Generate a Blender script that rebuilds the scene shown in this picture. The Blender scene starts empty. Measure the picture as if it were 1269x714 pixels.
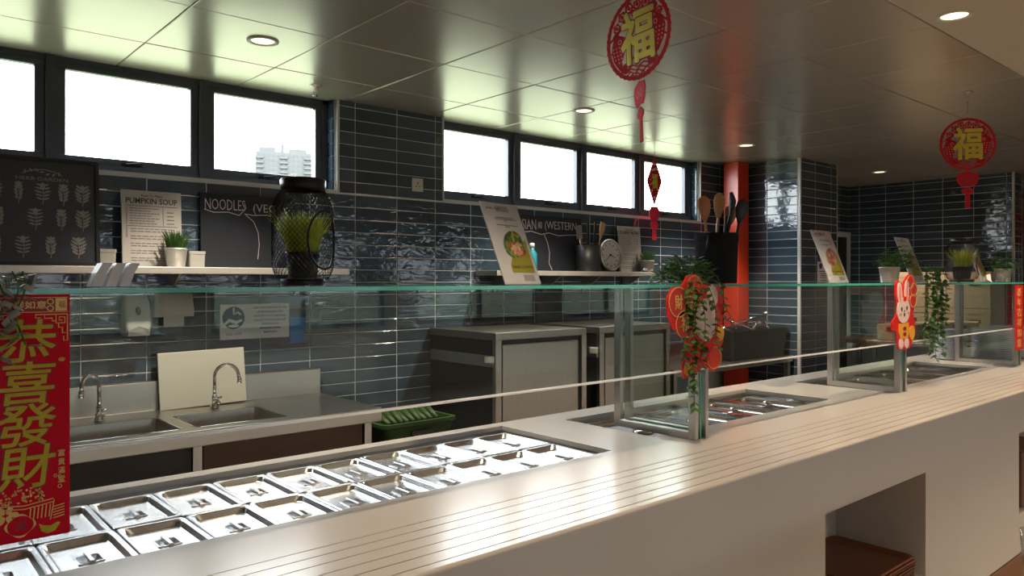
import bpy, bmesh, math, random
from mathutils import Vector, Matrix
random.seed(7)
S = bpy.context.scene
C = S.collection
PI = math.pi
R = math.radians

# ------------------------------------------------------------------ camera
cd = bpy.data.cameras.new('camera')
cam = bpy.data.objects.new('camera', cd)
C.objects.link(cam)
cam.location = (0, 0, 1.47)
cam.rotation_euler = (R(90), 0, R(-41))
cd.sensor_width = 36
cd.lens = 36 * 943 / 1269
cd.shift_y = -10 / 1269
cd.clip_start = 0.05
cd.clip_end = 900
S.camera = cam

# ------------------------------------------------------------------ world (bright overcast sky) and exposure
W = bpy.data.worlds.new('sky')
S.world = W
W.use_nodes = True
bg = W.node_tree.nodes['Background']
bg.inputs['Color'].default_value = (0.93, 0.97, 1.0, 1)
bg.inputs['Strength'].default_value = 12.0
vs = S.view_settings
vs.view_transform = 'Standard'
vs.look = 'None'
vs.gamma = 1
vs.use_curve_mapping = False
vs.exposure = 0.5
S.cycles.max_bounces = 8
S.cycles.transparent_max_bounces = 24
S.cycles.caustics_reflective = False
S.cycles.caustics_refractive = False
S.cycles.sample_clamp_indirect = 6

# ------------------------------------------------------------------ materials
MATS = {}
def mat(name, col, rough=0.5, metal=0.0, var=0.08, vscale=14.0, bump=0.0, bscale=40.0, coat=0.0, spec=0.5,
        emit=None, estr=0.0, sub=0.0, stretch=None):
    if name in MATS:
        return MATS[name]
    m = bpy.data.materials.new(name)
    m.use_nodes = True
    nt = m.node_tree
    b = nt.nodes['Principled BSDF']
    b.inputs['Roughness'].default_value = rough
    b.inputs['Metallic'].default_value = metal
    b.inputs['Specular IOR Level'].default_value = spec
    b.inputs['Coat Weight'].default_value = coat
    b.inputs['Coat Roughness'].default_value = 0.06
    tc = nt.nodes.new('ShaderNodeTexCoord')
    src = tc.outputs['Object']
    if stretch:
        mp = nt.nodes.new('ShaderNodeMapping')
        mp.inputs['Scale'].default_value = stretch
        nt.links.new(src, mp.inputs['Vector'])
        src = mp.outputs['Vector']
    n = nt.nodes.new('ShaderNodeTexNoise')
    n.inputs['Scale'].default_value = vscale
    n.inputs['Detail'].default_value = 3
    nt.links.new(src, n.inputs['Vector'])
    mx = nt.nodes.new('ShaderNodeMix')
    mx.data_type = 'RGBA'
    mx.inputs['A'].default_value = (*[c * (1 - var) for c in col], 1)
    mx.inputs['B'].default_value = (*[min(1, c * (1 + var)) for c in col], 1)
    nt.links.new(n.outputs['Fac'], mx.inputs['Factor'])
    nt.links.new(mx.outputs['Result'], b.inputs['Base Color'])
    if bump:
        n2 = nt.nodes.new('ShaderNodeTexNoise')
        n2.inputs['Scale'].default_value = bscale
        n2.inputs['Detail'].default_value = 2
        nt.links.new(src, n2.inputs['Vector'])
        bp = nt.nodes.new('ShaderNodeBump')
        bp.inputs['Strength'].default_value = bump
        bp.inputs['Distance'].default_value = 0.01
        nt.links.new(n2.outputs['Fac'], bp.inputs['Height'])
        nt.links.new(bp.outputs['Normal'], b.inputs['Normal'])
    if emit:
        b.inputs['Emission Color'].default_value = (*emit, 1)
        b.inputs['Emission Strength'].default_value = estr
    if sub:
        b.inputs['Subsurface Weight'].default_value = sub
    MATS[name] = m
    return m

def glass_mat(name, tint, ior=1.5, rough=0.0):
    m = bpy.data.materials.new(name)
    m.use_nodes = True
    nt = m.node_tree
    nt.nodes.remove(nt.nodes['Principled BSDF'])
    out = nt.nodes['Material Output']
    tr = nt.nodes.new('ShaderNodeBsdfTransparent')
    tr.inputs['Color'].default_value = (*tint, 1)
    gl = nt.nodes.new('ShaderNodeBsdfGlossy')
    gl.inputs['Roughness'].default_value = rough
    gl.inputs['Color'].default_value = (1, 1, 1, 1)
    fr = nt.nodes.new('ShaderNodeFresnel')
    ge = nt.nodes.new('ShaderNodeNewGeometry')          # same thin-sheet Fresnel on both faces of the slab
    io = nt.nodes.new('ShaderNodeMapRange')
    io.inputs['To Min'].default_value = ior
    io.inputs['To Max'].default_value = 1 / ior
    nt.links.new(ge.outputs['Backfacing'], io.inputs['Value'])
    nt.links.new(io.outputs['Result'], fr.inputs['IOR'])
    mx = nt.nodes.new('ShaderNodeMixShader')
    nt.links.new(fr.outputs['Fac'], mx.inputs['Fac'])
    nt.links.new(tr.outputs['BSDF'], mx.inputs[1])
    nt.links.new(gl.outputs['BSDF'], mx.inputs[2])
    nt.links.new(mx.outputs['Shader'], out.inputs['Surface'])
    MATS[name] = m
    return m

def tile_mat(name, col, wave=0.13):
    m = bpy.data.materials.new(name)
    m.use_nodes = True
    nt = m.node_tree
    b = nt.nodes['Principled BSDF']
    b.inputs['Roughness'].default_value = 0.07
    b.inputs['Specular IOR Level'].default_value = 0.65
    ge = nt.nodes.new('ShaderNodeNewGeometry')
    oi = nt.nodes.new('ShaderNodeObjectInfo')
    mp = nt.nodes.new('ShaderNodeVectorMath')
    mp.operation = 'MULTIPLY_ADD'
    mp.inputs[1].default_value = (9, 9, 17)
    cmb = nt.nodes.new('ShaderNodeCombineXYZ')
    ml = nt.nodes.new('ShaderNodeMath')
    ml.operation = 'MULTIPLY'
    ml.inputs[1].default_value = 40
    nt.links.new(oi.outputs['Random'], ml.inputs[0])
    for k in range(3):
        nt.links.new(ml.outputs[0], cmb.inputs[k])
    nt.links.new(ge.outputs['Position'], mp.inputs[0])
    nt.links.new(cmb.outputs[0], mp.inputs[2])
    n = nt.nodes.new('ShaderNodeTexNoise')
    n.inputs['Scale'].default_value = 1.0
    n.inputs['Detail'].default_value = 2.5
    n.inputs['Distortion'].default_value = 0.8
    nt.links.new(mp.outputs[0], n.inputs['Vector'])
    bp = nt.nodes.new('ShaderNodeBump')
    bp.inputs['Strength'].default_value = wave
    bp.inputs['Distance'].default_value = 0.02
    nt.links.new(n.outputs['Fac'], bp.inputs['Height'])
    nt.links.new(bp.outputs['Normal'], b.inputs['Normal'])
    mx = nt.nodes.new('ShaderNodeMix')
    mx.data_type = 'RGBA'
    mx.inputs['A'].default_value = (*[c * 0.8 for c in col], 1)
    mx.inputs['B'].default_value = (*[c * 1.25 for c in col], 1)
    nt.links.new(oi.outputs['Random'], mx.inputs['Factor'])
    nt.links.new(mx.outputs['Result'], b.inputs['Base Color'])
    MATS[name] = m
    return m

def print_mat(name, cols, scale):
    """printed food photograph: patches of flat colour"""
    m = mat(name, cols[0], 0.5)
    nt = m.node_tree
    b = nt.nodes['Principled BSDF']
    tc = nt.nodes.new('ShaderNodeTexCoord')
    v = nt.nodes.new('ShaderNodeTexVoronoi')
    v.inputs['Scale'].default_value = scale
    nt.links.new(tc.outputs['Object'], v.inputs['Vector'])
    sp = nt.nodes.new('ShaderNodeSeparateColor')
    nt.links.new(v.outputs['Color'], sp.inputs['Color'])
    cr = nt.nodes.new('ShaderNodeValToRGB')
    cr.color_ramp.interpolation = 'CONSTANT'
    e = cr.color_ramp.elements
    while len(e) < len(cols):
        e.new(0.5)
    for i, c in enumerate(cols):
        e[i].position = i / len(cols)
        e[i].color = (*c, 1)
    nt.links.new(sp.outputs['Red'], cr.inputs['Fac'])
    nt.links.new(cr.outputs['Color'], b.inputs['Base Color'])
    return m

def glitter_mat(name, col):
    m = mat(name, col, 0.4, 0.25, var=0.45, vscale=900, bump=0.6, bscale=700)
    return m

STEEL = mat('brushed_steel', (0.50, 0.475, 0.44), 0.30, 1.0, var=0.10, vscale=6, stretch=(2, 40, 40))
STEEL_DK = mat('dull_steel', (0.40, 0.37, 0.33), 0.33, 1.0, var=0.12, vscale=5, stretch=(30, 30, 1.5))  # darker steel: dark reflections and basin shade put into the colour
SHELFM = mat('shelf_steel', (0.58, 0.55, 0.50), 0.45, 0.6, var=0.10, vscale=5, stretch=(2, 30, 30))
STEEL_POL = mat('polished_steel', (0.72, 0.72, 0.72), 0.12, 1.0, var=0.05, vscale=20, bump=0.01, bscale=60)
LIDSTEEL = mat('lid_steel', (0.78, 0.80, 0.83), 0.27, 1.0, var=0.12, vscale=60, bump=0.05, bscale=330)
CHROME = mat('chrome', (0.75, 0.75, 0.76), 0.06, 1.0, var=0.03)
SOLID = mat('solid_surface', (0.64, 0.595, 0.535), 0.22, 0.0, var=0.04, vscale=3)
GROOVE = mat('groove_brown', (0.16, 0.12, 0.10), 0.6)
TILE = tile_mat('navy_tile', (0.044, 0.074, 0.106))
GROUT = mat('grout', (0.62, 0.64, 0.66), 0.85)
WHITE_TRIM = mat('white_trim', (0.62, 0.62, 0.60), 0.4)
FRAME = mat('window_frame_paint', (0.060, 0.070, 0.090), 0.35, 0.2)  # dark blue-grey paint, lightened to carry the window flare
PANEL = mat('ceiling_panel_metal', (0.63, 0.575, 0.51), 0.27, 0.5, var=0.03, vscale=2)
PLASTER = mat('plaster', (0.62, 0.55, 0.48), 0.8, var=0.03, vscale=4)
DARKGAP = mat('ceiling_gap', (0.05, 0.05, 0.05), 0.8)
FLOOR = mat('floor_tile', (0.30, 0.27, 0.24), 0.35, var=0.1, vscale=5)
KFLOOR = mat('kitchen_floor', (0.10, 0.07, 0.06), 0.5, var=0.15, vscale=8)
BLACK = mat('black_plastic', (0.012, 0.012, 0.014), 0.45)
BLACKM = mat('black_metal', (0.015, 0.015, 0.018), 0.35, 0.5)
SLATE = mat('chalkboard', (0.012, 0.016, 0.026), 0.75, var=0.25, vscale=5)
CHALK = mat('chalk', (0.62, 0.55, 0.60), 0.9, var=0.3, vscale=120)
CREAM = mat('cream_board', (0.62, 0.58, 0.50), 0.45, var=0.05, vscale=5)
PAPER = mat('paper', (0.72, 0.70, 0.68), 0.5, var=0.03)
PAPERW = mat('card_white', (0.80, 0.77, 0.78), 0.35, var=0.02)
SIGNPAPER = mat('sign_board', (0.50, 0.47, 0.44), 0.6, var=0.05, vscale=10)
INK = mat('ink', (0.04, 0.04, 0.045), 0.7)
GREYINK = mat('grey_ink', (0.22, 0.20, 0.20), 0.7)
NAVYINK = mat('navy_ink', (0.02, 0.03, 0.12), 0.6)
OLIVE = mat('olive_print', (0.42, 0.36, 0.03), 0.5, var=0.06)
RED = mat('red_card', (0.60, 0.002, 0.016), 0.65, var=0.05, vscale=6, spec=0.15)
REDFELT = mat('red_felt', (0.50, 0.006, 0.016), 0.85, var=0.15, vscale=60)
REDD = mat('deep_red_print', (0.30, 0.006, 0.018), 0.5)
REDP = mat('red_paint', (0.72, 0.055, 0.018), 0.28, var=0.04)
GOLD = glitter_mat('gold_glitter', (0.82, 0.58, 0.055))
GOLDP = mat('gold_print', (0.72, 0.48, 0.14), 0.45, 0.2, var=0.1, vscale=50)
YELLOW = mat('yellow_print', (0.80, 0.38, 0.03), 0.5)
PINKW = mat('rabbit_white', (0.80, 0.62, 0.56), 0.5, var=0.03)
PINK = mat('pink_print', (0.75, 0.25, 0.22), 0.5)
SCREENING = print_mat('photo_green', [(0.06, 0.14, 0.02), (0.16, 0.26, 0.03), (0.40, 0.40, 0.05), (0.10, 0.18, 0.04), (0.03, 0.07, 0.02)], 70)
PHOTO_RED = print_mat('photo_red', [(0.55, 0.07, 0.04), (0.66, 0.32, 0.22), (0.35, 0.03, 0.02), (0.70, 0.50, 0.34), (0.10, 0.16, 0.03), (0.60, 0.12, 0.05)], 90)
PHOTO_BROWN = print_mat('photo_brown', [(0.42, 0.13, 0.06), (0.55, 0.30, 0.18), (0.24, 0.06, 0.03), (0.62, 0.45, 0.30), (0.40, 0.08, 0.05)], 70)
LEAF = mat('leaf', (0.07, 0.18, 0.045), 0.45, var=0.45, vscale=30)
LEAF_GREY = mat('leaf_grey', (0.44, 0.47, 0.40), 0.6, var=0.3, vscale=30)
GRASS = mat('grass_blade', (0.48, 0.54, 0.07), 0.5, var=0.5, vscale=45)
GRASSD = mat('grass_blade_dark', (0.06, 0.14, 0.03), 0.5, var=0.5, vscale=45)
def translucent(m, f):
    """thin blades and leaves let light through"""
    nt = m.node_tree
    b = nt.nodes['Principled BSDF']
    t = nt.nodes.new('ShaderNodeBsdfTranslucent')
    src = b.inputs['Base Color'].links[0].from_socket
    nt.links.new(src, t.inputs['Color'])
    mx = nt.nodes.new('ShaderNodeMixShader')
    mx.inputs['Fac'].default_value = f
    nt.links.new(b.outputs['BSDF'], mx.inputs[1])
    nt.links.new(t.outputs['BSDF'], mx.inputs[2])
    nt.links.new(mx.outputs['Shader'], nt.nodes['Material Output'].inputs['Surface'])
translucent(GRASS, 0.5)
translucent(GRASSD, 0.35)
translucent(LEAF, 0.35)
WOOD = mat('spoon_wood', (0.42, 0.17, 0.07), 0.5, var=0.15, vscale=12, stretch=(1, 1, 0.2))
WOODL = mat('spatula_wood', (0.55, 0.31, 0.14), 0.5, var=0.12, vscale=12, stretch=(1, 1, 0.2))
TRAYB = mat('tray_brown', (0.13, 0.045, 0.024), 0.30, var=0.15, vscale=8)
CABD = mat('cabinet_dark', (0.022, 0.018, 0.017), 0.45, var=0.2, vscale=4)
CABB = mat('cabinet_brown', (0.10, 0.055, 0.035), 0.40, 0.4, var=0.2, vscale=4)
CRATE = mat('crate_green', (0.025, 0.065, 0.012), 0.5, var=0.25, vscale=10)
CARTON = mat('carton', (0.46, 0.34, 0.22), 0.7, var=0.08, vscale=8)
PLATE = mat('plate_white', (0.84, 0.84, 0.92), 0.25, var=0.03)
CANDLE = mat('downlight_lens', (0.9, 0.8, 0.6), 0.4, emit=(1.0, 0.72, 0.38), estr=2.6)
BLUE = mat('blue_print', (0.05, 0.22, 0.55), 0.5)
TEAL = mat('teal_liquid', (0.02, 0.20, 0.26), 0.25, coat=0.4)
CLEAR = glass_mat('clear_plastic', (0.92, 0.94, 0.95), 1.45)
WGLASS = glass_mat('window_glass', (0.97, 0.985, 0.98), 1.45)
DIMMING = glass_mat('tinted_window_glass', (0.40, 0.41, 0.42), 1.45)  # tint made up to weaken the daylight from the hall windows
GGLASS = glass_mat('guard_glass', (0.93, 0.965, 0.95), 1.5)
GEDGE = mat('glass_edge_green', (0.05, 0.42, 0.33), 0.25, var=0.2, vscale=6, coat=0.5)
GEDGEW = mat('glass_edge_white', (0.92, 0.94, 0.97), 0.2, var=0.1)  # light caught along the ground edge, put in as white
CONC = mat('tower_wall', (0.058, 0.061, 0.062), 0.8, var=0.06, vscale=1)
CONCD = mat('tower_glass', (0.022, 0.025, 0.028), 0.4)
LAWN = mat('lawn', (0.115, 0.135, 0.075), 0.9, var=0.4, vscale=0.4)
TABLEW = mat('table_wood', (0.16, 0.075, 0.035), 0.35, var=0.25, vscale=6, stretch=(1, 14, 1))
BEIGE = mat('beige_wall', (0.50, 0.38, 0.27), 0.6, var=0.04)
SHELL = mat('white_plastic', (0.62, 0.61, 0.57), 0.35, var=0.03)
CANVAS = mat('grey_canvas', (0.020, 0.021, 0.024), 0.95, spec=0.1, var=0.25, vscale=60, bump=0.3, bscale=300)
ZINC = mat('zinc_pot', (0.66, 0.65, 0.64), 0.36, 0.6, var=0.08)
GREYPOT = mat('grey_pot', (0.42, 0.41, 0.38), 0.6)

# ------------------------------------------------------------------ mesh helpers
class MB:
    def __init__(s):
        s.v = []; s.f = []; s.sm = []
    def add(s, vs_, fs, smooth=False, M=None):
        o = len(s.v)
        if M is not None:
            vs_ = [tuple(M @ Vector(p)) for p in vs_]
        s.v += [tuple(p) for p in vs_]
        s.f += [tuple(i + o for i in f) for f in fs]
        s.sm += [smooth] * len(fs)
        return s
    def box(s, x0, x1, y0, y1, z0, z1, M=None):
        return s.add([(x0, y0, z0), (x1, y0, z0), (x1, y1, z0), (x0, y1, z0), (x0, y0, z1), (x1, y0, z1), (x1, y1, z1), (x0, y1, z1)],
                     [(0, 3, 2, 1), (4, 5, 6, 7), (0, 1, 5, 4), (1, 2, 6, 5), (2, 3, 7, 6), (3, 0, 4, 7)], False, M)
    def loft(s, loops, cap0=True, cap1=True, smooth=False, M=None):
        n = len(loops[0]); vs_ = [p for l in loops for p in l]; fs = []
        for k in range(len(loops) - 1):
            for i in range(n):
                j = (i + 1) % n
                fs.append((k * n + i, k * n + j, (k + 1) * n + j, (k + 1) * n + i))
        s.add(vs_, fs, smooth, M)
        o = len(s.v) - len(vs_)
        if cap0:
            s.f.append(tuple(o + i for i in reversed(range(n)))); s.sm.append(False)
        if cap1:
            b = o + (len(loops) - 1) * n
            s.f.append(tuple(b + i for i in range(n))); s.sm.append(False)
        return s
    def lathe(s, prof, n=24, c=(0, 0, 0), cap0=True, cap1=True, smooth=True, M=None, sx=1, sy=1):
        loops = [[(c[0] + r * sx * math.cos(2 * PI * i / n), c[1] + r * sy * math.sin(2 * PI * i / n), c[2] + z) for i in range(n)] for r, z in prof]
        return s.loft(loops, cap0, cap1, smooth, M)
    def tube(s, pts, r, n=8, caps=True, smooth=True, M=None):
        pts = [Vector(p) for p in pts]
        rs = r if isinstance(r, (list, tuple)) else [r] * len(pts)
        loops = []; up = None
        for i, p in enumerate(pts):
            t = (pts[min(i + 1, len(pts) - 1)] - pts[max(i - 1, 0)]).normalized()
            if up is None:
                a = Vector((0, 0, 1)) if abs(t.z) < 0.9 else Vector((1, 0, 0))
                up = t.cross(a).normalized()
            else:
                up = (up - t * up.dot(t)).normalized()
            b = t.cross(up)
            loops.append([tuple(p + (up * math.cos(2 * PI * k / n) + b * math.sin(2 * PI * k / n)) * rs[i]) for k in range(n)])
        return s.loft(loops, caps, caps, smooth, M)
    # flat drawing in the XZ plane, front towards -Y; y0 = front, y1 = back
    def poly(s, pts, y0, y1, M=None):
        a = sum(pts[i][0] * pts[(i + 1) % len(pts)][1] - pts[(i + 1) % len(pts)][0] * pts[i][1] for i in range(len(pts)))
        if a < 0:
            pts = pts[::-1]
        n = len(pts)
        vs_ = [(x, y0, z) for x, z in pts] + [(x, y1, z) for x, z in pts]
        fs = [tuple(range(n)), tuple(reversed(range(n, 2 * n)))]
        fs += [(i, i + n, (i + 1) % n + n, (i + 1) % n) for i in range(n)]
        return s.add(vs_, fs, False, M)
    def ell(s, cx, cz, rx, rz, y0, y1, n=20, rot=0, M=None):
        ca, sa = math.cos(rot), math.sin(rot)
        return s.poly([(cx + rx * math.cos(t) * ca - rz * math.sin(t) * sa, cz + rx * math.cos(t) * sa + rz * math.sin(t) * ca)
                       for t in [2 * PI * i / n for i in range(n)]], y0, y1, M)
    def ring(s, cx, cz, ro, ri, y0, y1, n=32, wob=0.0, wn=24, M=None, sx=1.0):
        a = []; b = []
        for i in range(n):
            t = 2 * PI * i / n
            q = ro * (1 + wob * math.cos(wn * t))
            a.append((cx + q * sx * math.cos(t), cz + q * math.sin(t)))
            b.append((cx + ri * sx * math.cos(t), cz + ri * math.sin(t)))
        vs_ = [(x, y0, z) for x, z in a] + [(x, y0, z) for x, z in b] + [(x, y1, z) for x, z in a] + [(x, y1, z) for x, z in b]
        fs = []
        for i in range(n):
            j = (i + 1) % n
            fs += [(i, j, n + j, n + i), (2 * n + j, 2 * n + i, 3 * n + i, 3 * n + j), (j, i, 2 * n + i, 2 * n + j), (n + i, n + j, 3 * n + j, 3 * n + i)]
        return s.add(vs_, fs, False, M)
    def ribbon(s, pts, w, y0, y1, M=None):
        ws = w if isinstance(w, (list, tuple)) else [w] * len(pts)
        L = []; Rr = []
        for i, p in enumerate(pts):
            a = pts[max(i - 1, 0)]; b = pts[min(i + 1, len(pts) - 1)]
            dx, dz = b[0] - a[0], b[1] - a[1]
            l = math.hypot(dx, dz) or 1
            nx, nz = -dz / l * ws[i] / 2, dx / l * ws[i] / 2
            L.append((p[0] + nx, p[1] + nz)); Rr.append((p[0] - nx, p[1] - nz))
        n = len(pts)
        vs_ = [(x, y0, z) for x, z in L] + [(x, y0, z) for x, z in Rr] + [(x, y1, z) for x, z in L] + [(x, y1, z) for x, z in Rr]
        fs = []
        for i in range(n - 1):
            fs += [(i, n + i, n + i + 1, i + 1), (2 * n + i, 2 * n + i + 1, 3 * n + i + 1, 3 * n + i),
                   (i, i + 1, 2 * n + i + 1, 2 * n + i), (n + i + 1, n + i, 3 * n + i, 3 * n + i + 1)]
        fs += [(0, 2 * n, 3 * n, n), (n - 1, 2 * n - 1, 4 * n - 1, 3 * n - 1)]
        return s.add(vs_, fs, False, M)
    def mesh(s, name, m):
        me = bpy.data.meshes.new(name)
        me.from_pydata(s.v, [], s.f)
        me.polygons.foreach_set('use_smooth', s.sm)
        if m:
            me.materials.append(m)
        me.update()
        return me
    def build(s, name, m, parent=None, loc=(0, 0, 0), rz=0, bevel=0.0, rx=0.0):
        o = link(name, s.mesh(name, m), parent, loc, rz, rx)
        if bevel:
            md = o.modifiers.new('bevel', 'BEVEL'); md.width = bevel; md.segments = 2; md.limit_method = 'ANGLE'
        return o

def link(name, data, parent=None, loc=(0, 0, 0), rz=0, rx=0):
    o = bpy.data.objects.new(name, data)
    C.objects.link(o)
    o.parent = parent
    o.location = loc
    o.rotation_euler = (rx, 0, rz)
    return o

def tag(o, label=None, cat=None, group=None, kind=None):
    if label: o['label'] = label
    if cat: o['category'] = cat
    if group: o['group'] = group
    if kind: o['kind'] = kind
    return o

def thing(name, label, cat, loc=(0, 0, 0), rz=0, group=None, rx=0):
    return tag(link(name, None, None, loc, rz, rx), label, cat, group)

def struct(o):
    o['kind'] = 'structure'
    return o

def rrect(x0, x1, y0, y1, r, z, n=4):
    r = min(r, (x1 - x0) / 2 - 1e-5, (y1 - y0) / 2 - 1e-5)
    out = []
    for cx_, cy_, a0 in ((x1 - r, y1 - r, 0), (x0 + r, y1 - r, 90), (x0 + r, y0 + r, 180), (x1 - r, y0 + r, 270)):
        for k in range(n + 1):
            a = R(a0 + 90 * k / n)
            out.append((cx_ + r * math.cos(a), cy_ + r * math.sin(a), z))
    return out

def text(body, m, parent, w=None, h=None, loc=(0, 0, 0), ext=0.0006, off=0.0, name='lettering', rz=0, rx=R(90), shear=0.0, res=2, ry=0, bold=0.0):
    """flat lettering centred on loc, facing -Y, scaled to w x h"""
    cu = bpy.data.curves.new(name, 'FONT')
    cu.body = body
    cu.resolution_u = res
    cu.offset = off
    cu.shear = shear
    cu.align_x = 'CENTER'
    cu.extrude = 0.5
    o = bpy.data.objects.new('tmp', cu)
    C.objects.link(o)
    dg = bpy.context.evaluated_depsgraph_get()
    me = bpy.data.meshes.new_from_object(o.evaluated_get(dg))
    bpy.data.objects.remove(o)
    bpy.data.curves.remove(cu)
    xs = [v.co.x for v in me.vertices]; ys = [v.co.y for v in me.vertices]
    bw, bh = max(xs) - min(xs), max(ys) - min(ys)
    cx_, cy_ = (max(xs) + min(xs)) / 2, (max(ys) + min(ys)) / 2
    if w is None: sx = sy = h / bh
    elif h is None: sx = sy = w / bw
    else: sx, sy = w / bw, h / bh
    for v in me.vertices:
        v.co = ((v.co.x - cx_) * sx, (v.co.y - cy_) * sy, v.co.z * 2 * ext)
    if bold:
        b_ = MB()
        base = [tuple(v.co) for v in me.vertices]
        fs = [tuple(p.vertices) for p in me.polygons]
        for k, (dx, dy) in enumerate(((0, 0), (1, 0), (-1, 0), (0, 1), (0, -1), (0.7, 0.7), (-0.7, -0.7), (0.7, -0.7), (-0.7, 0.7))):
            b_.add([(x + dx * bold, y + dy * bold, z + k * 0.00002) for x, y, z in base], fs)
        me = b_.mesh(name, None)
    me.materials.clear()
    me.materials.append(m)
    me.name = name
    q = link(name, me, parent, loc)
    q.rotation_euler = (rx, ry, rz)
    return q

def copy_tree(o, parent=None):
    c = o.copy()
    C.objects.link(c)
    c.parent = parent
    for ch in list(o.children):
        copy_tree(ch, c)
    return c

# ================================================================== SETTING
ZC = 2.57
YW = 4.2
# floor
struct(MB().box(-3, 12, -5.6, 2.0, -0.06, 0).build('floor', FLOOR))
struct(MB().box(-3, 12, 2.0, 4.4, -0.06, 0).build('floor_kitchen', KFLOOR))
# ground outdoors, one storey below
struct(MB().box(-300, 500, -300, 520, -4.2, -4.0).build('ground', LAWN))

# ---- back wall with two window openings
wb = MB()
YB = YW - 0.0040
wb.box(-3, 9.1, YB, YW + 0.16, 0, 2.012)
wb.box(2.232, 3.03, YB, YW + 0.16, 2.012, 2.75)
wb.box(5.96, 9.1, YB, YW + 0.16, 2.012, 2.75)
wb.box(-3, -0.75, YB, YW + 0.16, 2.012, 2.75)
wb.box(-0.75, 2.232, YW + 0.03, YW + 0.16, ZC + 0.03, 2.75)
wb.box(3.03, 5.96, YW + 0.03, YW + 0.16, ZC + 0.03, 2.75)
wall_back = struct(wb.build('wall_back', GROUT))

TMESH = {}
def tile_mesh(w, h):
    k = (round(w, 3), round(h, 3))
    if k not in TMESH:
        w2, h2, i = w / 2, h / 2, 0.003
        b = MB()
        b.v = [(-w2, 0.004, -h2), (w2, 0.004, -h2), (w2, 0.004, h2), (-w2, 0.004, h2),
               (-w2, -0.004, -h2), (w2, -0.004, -h2), (w2, -0.004, h2), (-w2, -0.004, h2),
               (-w2 + i, -0.006, -h2 + i), (w2 - i, -0.006, -h2 + i), (w2 - i, -0.006, h2 - i), (-w2 + i, -0.006, h2 - i)]
        b.f = [(8, 9, 10, 11), (4, 5, 9, 8), (5, 6, 10, 9), (6, 7, 11, 10), (7, 4, 8, 11), (0, 1, 5, 4), (1, 2, 6, 5), (2, 3, 7, 6), (3, 0, 4, 7)]
        b.sm = [False] * 9
        TMESH[k] = b.mesh('tile', TILE)
    return TMESH[k]

PW, PH, GR = 0.302, 0.0772, 0.0038
def tiles(parent, regions, org, u_dir, rz, ugrid, zgrid, limit, far=None):
    """regions (u0,u1,z0,z1) on a plane; org + u*u_dir; tiles laid on the grid and cut at region edges"""
    cells = []
    for (u0, u1, z0, z1) in regions:
        i0 = math.floor((u0 - ugrid) / PW); i1 = math.ceil((u1 - ugrid) / PW)
        j0 = math.floor((z0 - zgrid) / PH); j1 = math.ceil((z1 - zgrid) / PH)
        for i in range(i0, i1):
            for j in range(j0, j1):
                a = max(u0, ugrid + i * PW + GR / 2); b = min(u1, ugrid + (i + 1) * PW - GR / 2)
                c = max(z0, zgrid + j * PH + GR / 2); d = min(z1, zgrid + (j + 1) * PH - GR / 2)
                if b - a > 0.012 and d - c > 0.008:
                    cells.append(((a + b) / 2, (c + d) / 2, b - a, d - c))
    def pos(c):
        return Vector((org[0] + u_dir[0] * c[0], org[1] + u_dir[1] * c[0], c[1]))
    cells.sort(key=lambda c: (pos(c) - Vector((0, 0, 1.6))).length)
    rest = MB()
    for k, c in enumerate(cells):
        me = tile_mesh(c[2], c[3])
        tx, tz = random.uniform(-1, 1) * R(0.35), random.uniform(-1, 1) * R(0.35)
        if k < limit:
            o = link('tile', me, parent, pos(c))
            o.rotation_euler = (tx, 0, rz + tz)
        else:
            M = Matrix.Translation(pos(c)) @ Matrix.Rotation(rz + tz, 4, 'Z') @ Matrix.Rotation(tx, 4, 'X')
            rest.add([v.co[:] for v in me.vertices], [tuple(p.vertices) for p in me.polygons], False, M)
    if rest.v:
        tag(rest.build('tile_field', TILE, parent), kind='stuff')

UG, ZG = 2.36, 2.536
# back wall, kitchen side: below and between the windows
tiles(wall_back, [(0.30, 6.45, 0.60, 2.005), (2.252, 3.02, 2.005, ZC), (5.975, 6.45, 2.005, ZC)], (0, YW, 0), (1, 0), 0, UG, ZG, 300)
# window reveals (right hand sides), tiled
def reveal(x, name):
    o = struct(MB().box(x - 0.002, x, YW + 0.02, YW + 0.1, 2.015, ZC).build(name, GROUT))
    tiles(o, [(0.0, 0.078, 2.02, ZC)], (x - 0.006, YW + 0.098, 0), (0, -1), R(-90), -0.2, ZG, 60)
reveal(2.228, 'wall_reveal_1')
reveal(5.957, 'wall_reveal_2')
# edge trims
def trim(n, x0, x1, y0, y1, z0, z1):
    return struct(MB().box(x0, x1, y0, y1, z0, z1).build('trim_%d' % n, WHITE_TRIM))
trim(1, -0.75, 2.25, YW - 0.010, YW + 0.09, 2.006, 2.018)
trim(2, 2.232, 2.250, YW - 0.010, YW + 0.01, 2.018, ZC)
trim(3, 3.022, 5.975, YW - 0.010, YW + 0.09, 2.006, 2.018)
trim(4, 3.022, 3.034, YW - 0.010, YW + 0.01, 2.018, ZC)
trim(5, 5.960, 5.975, YW - 0.010, YW + 0.01, 2.018, ZC)

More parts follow.
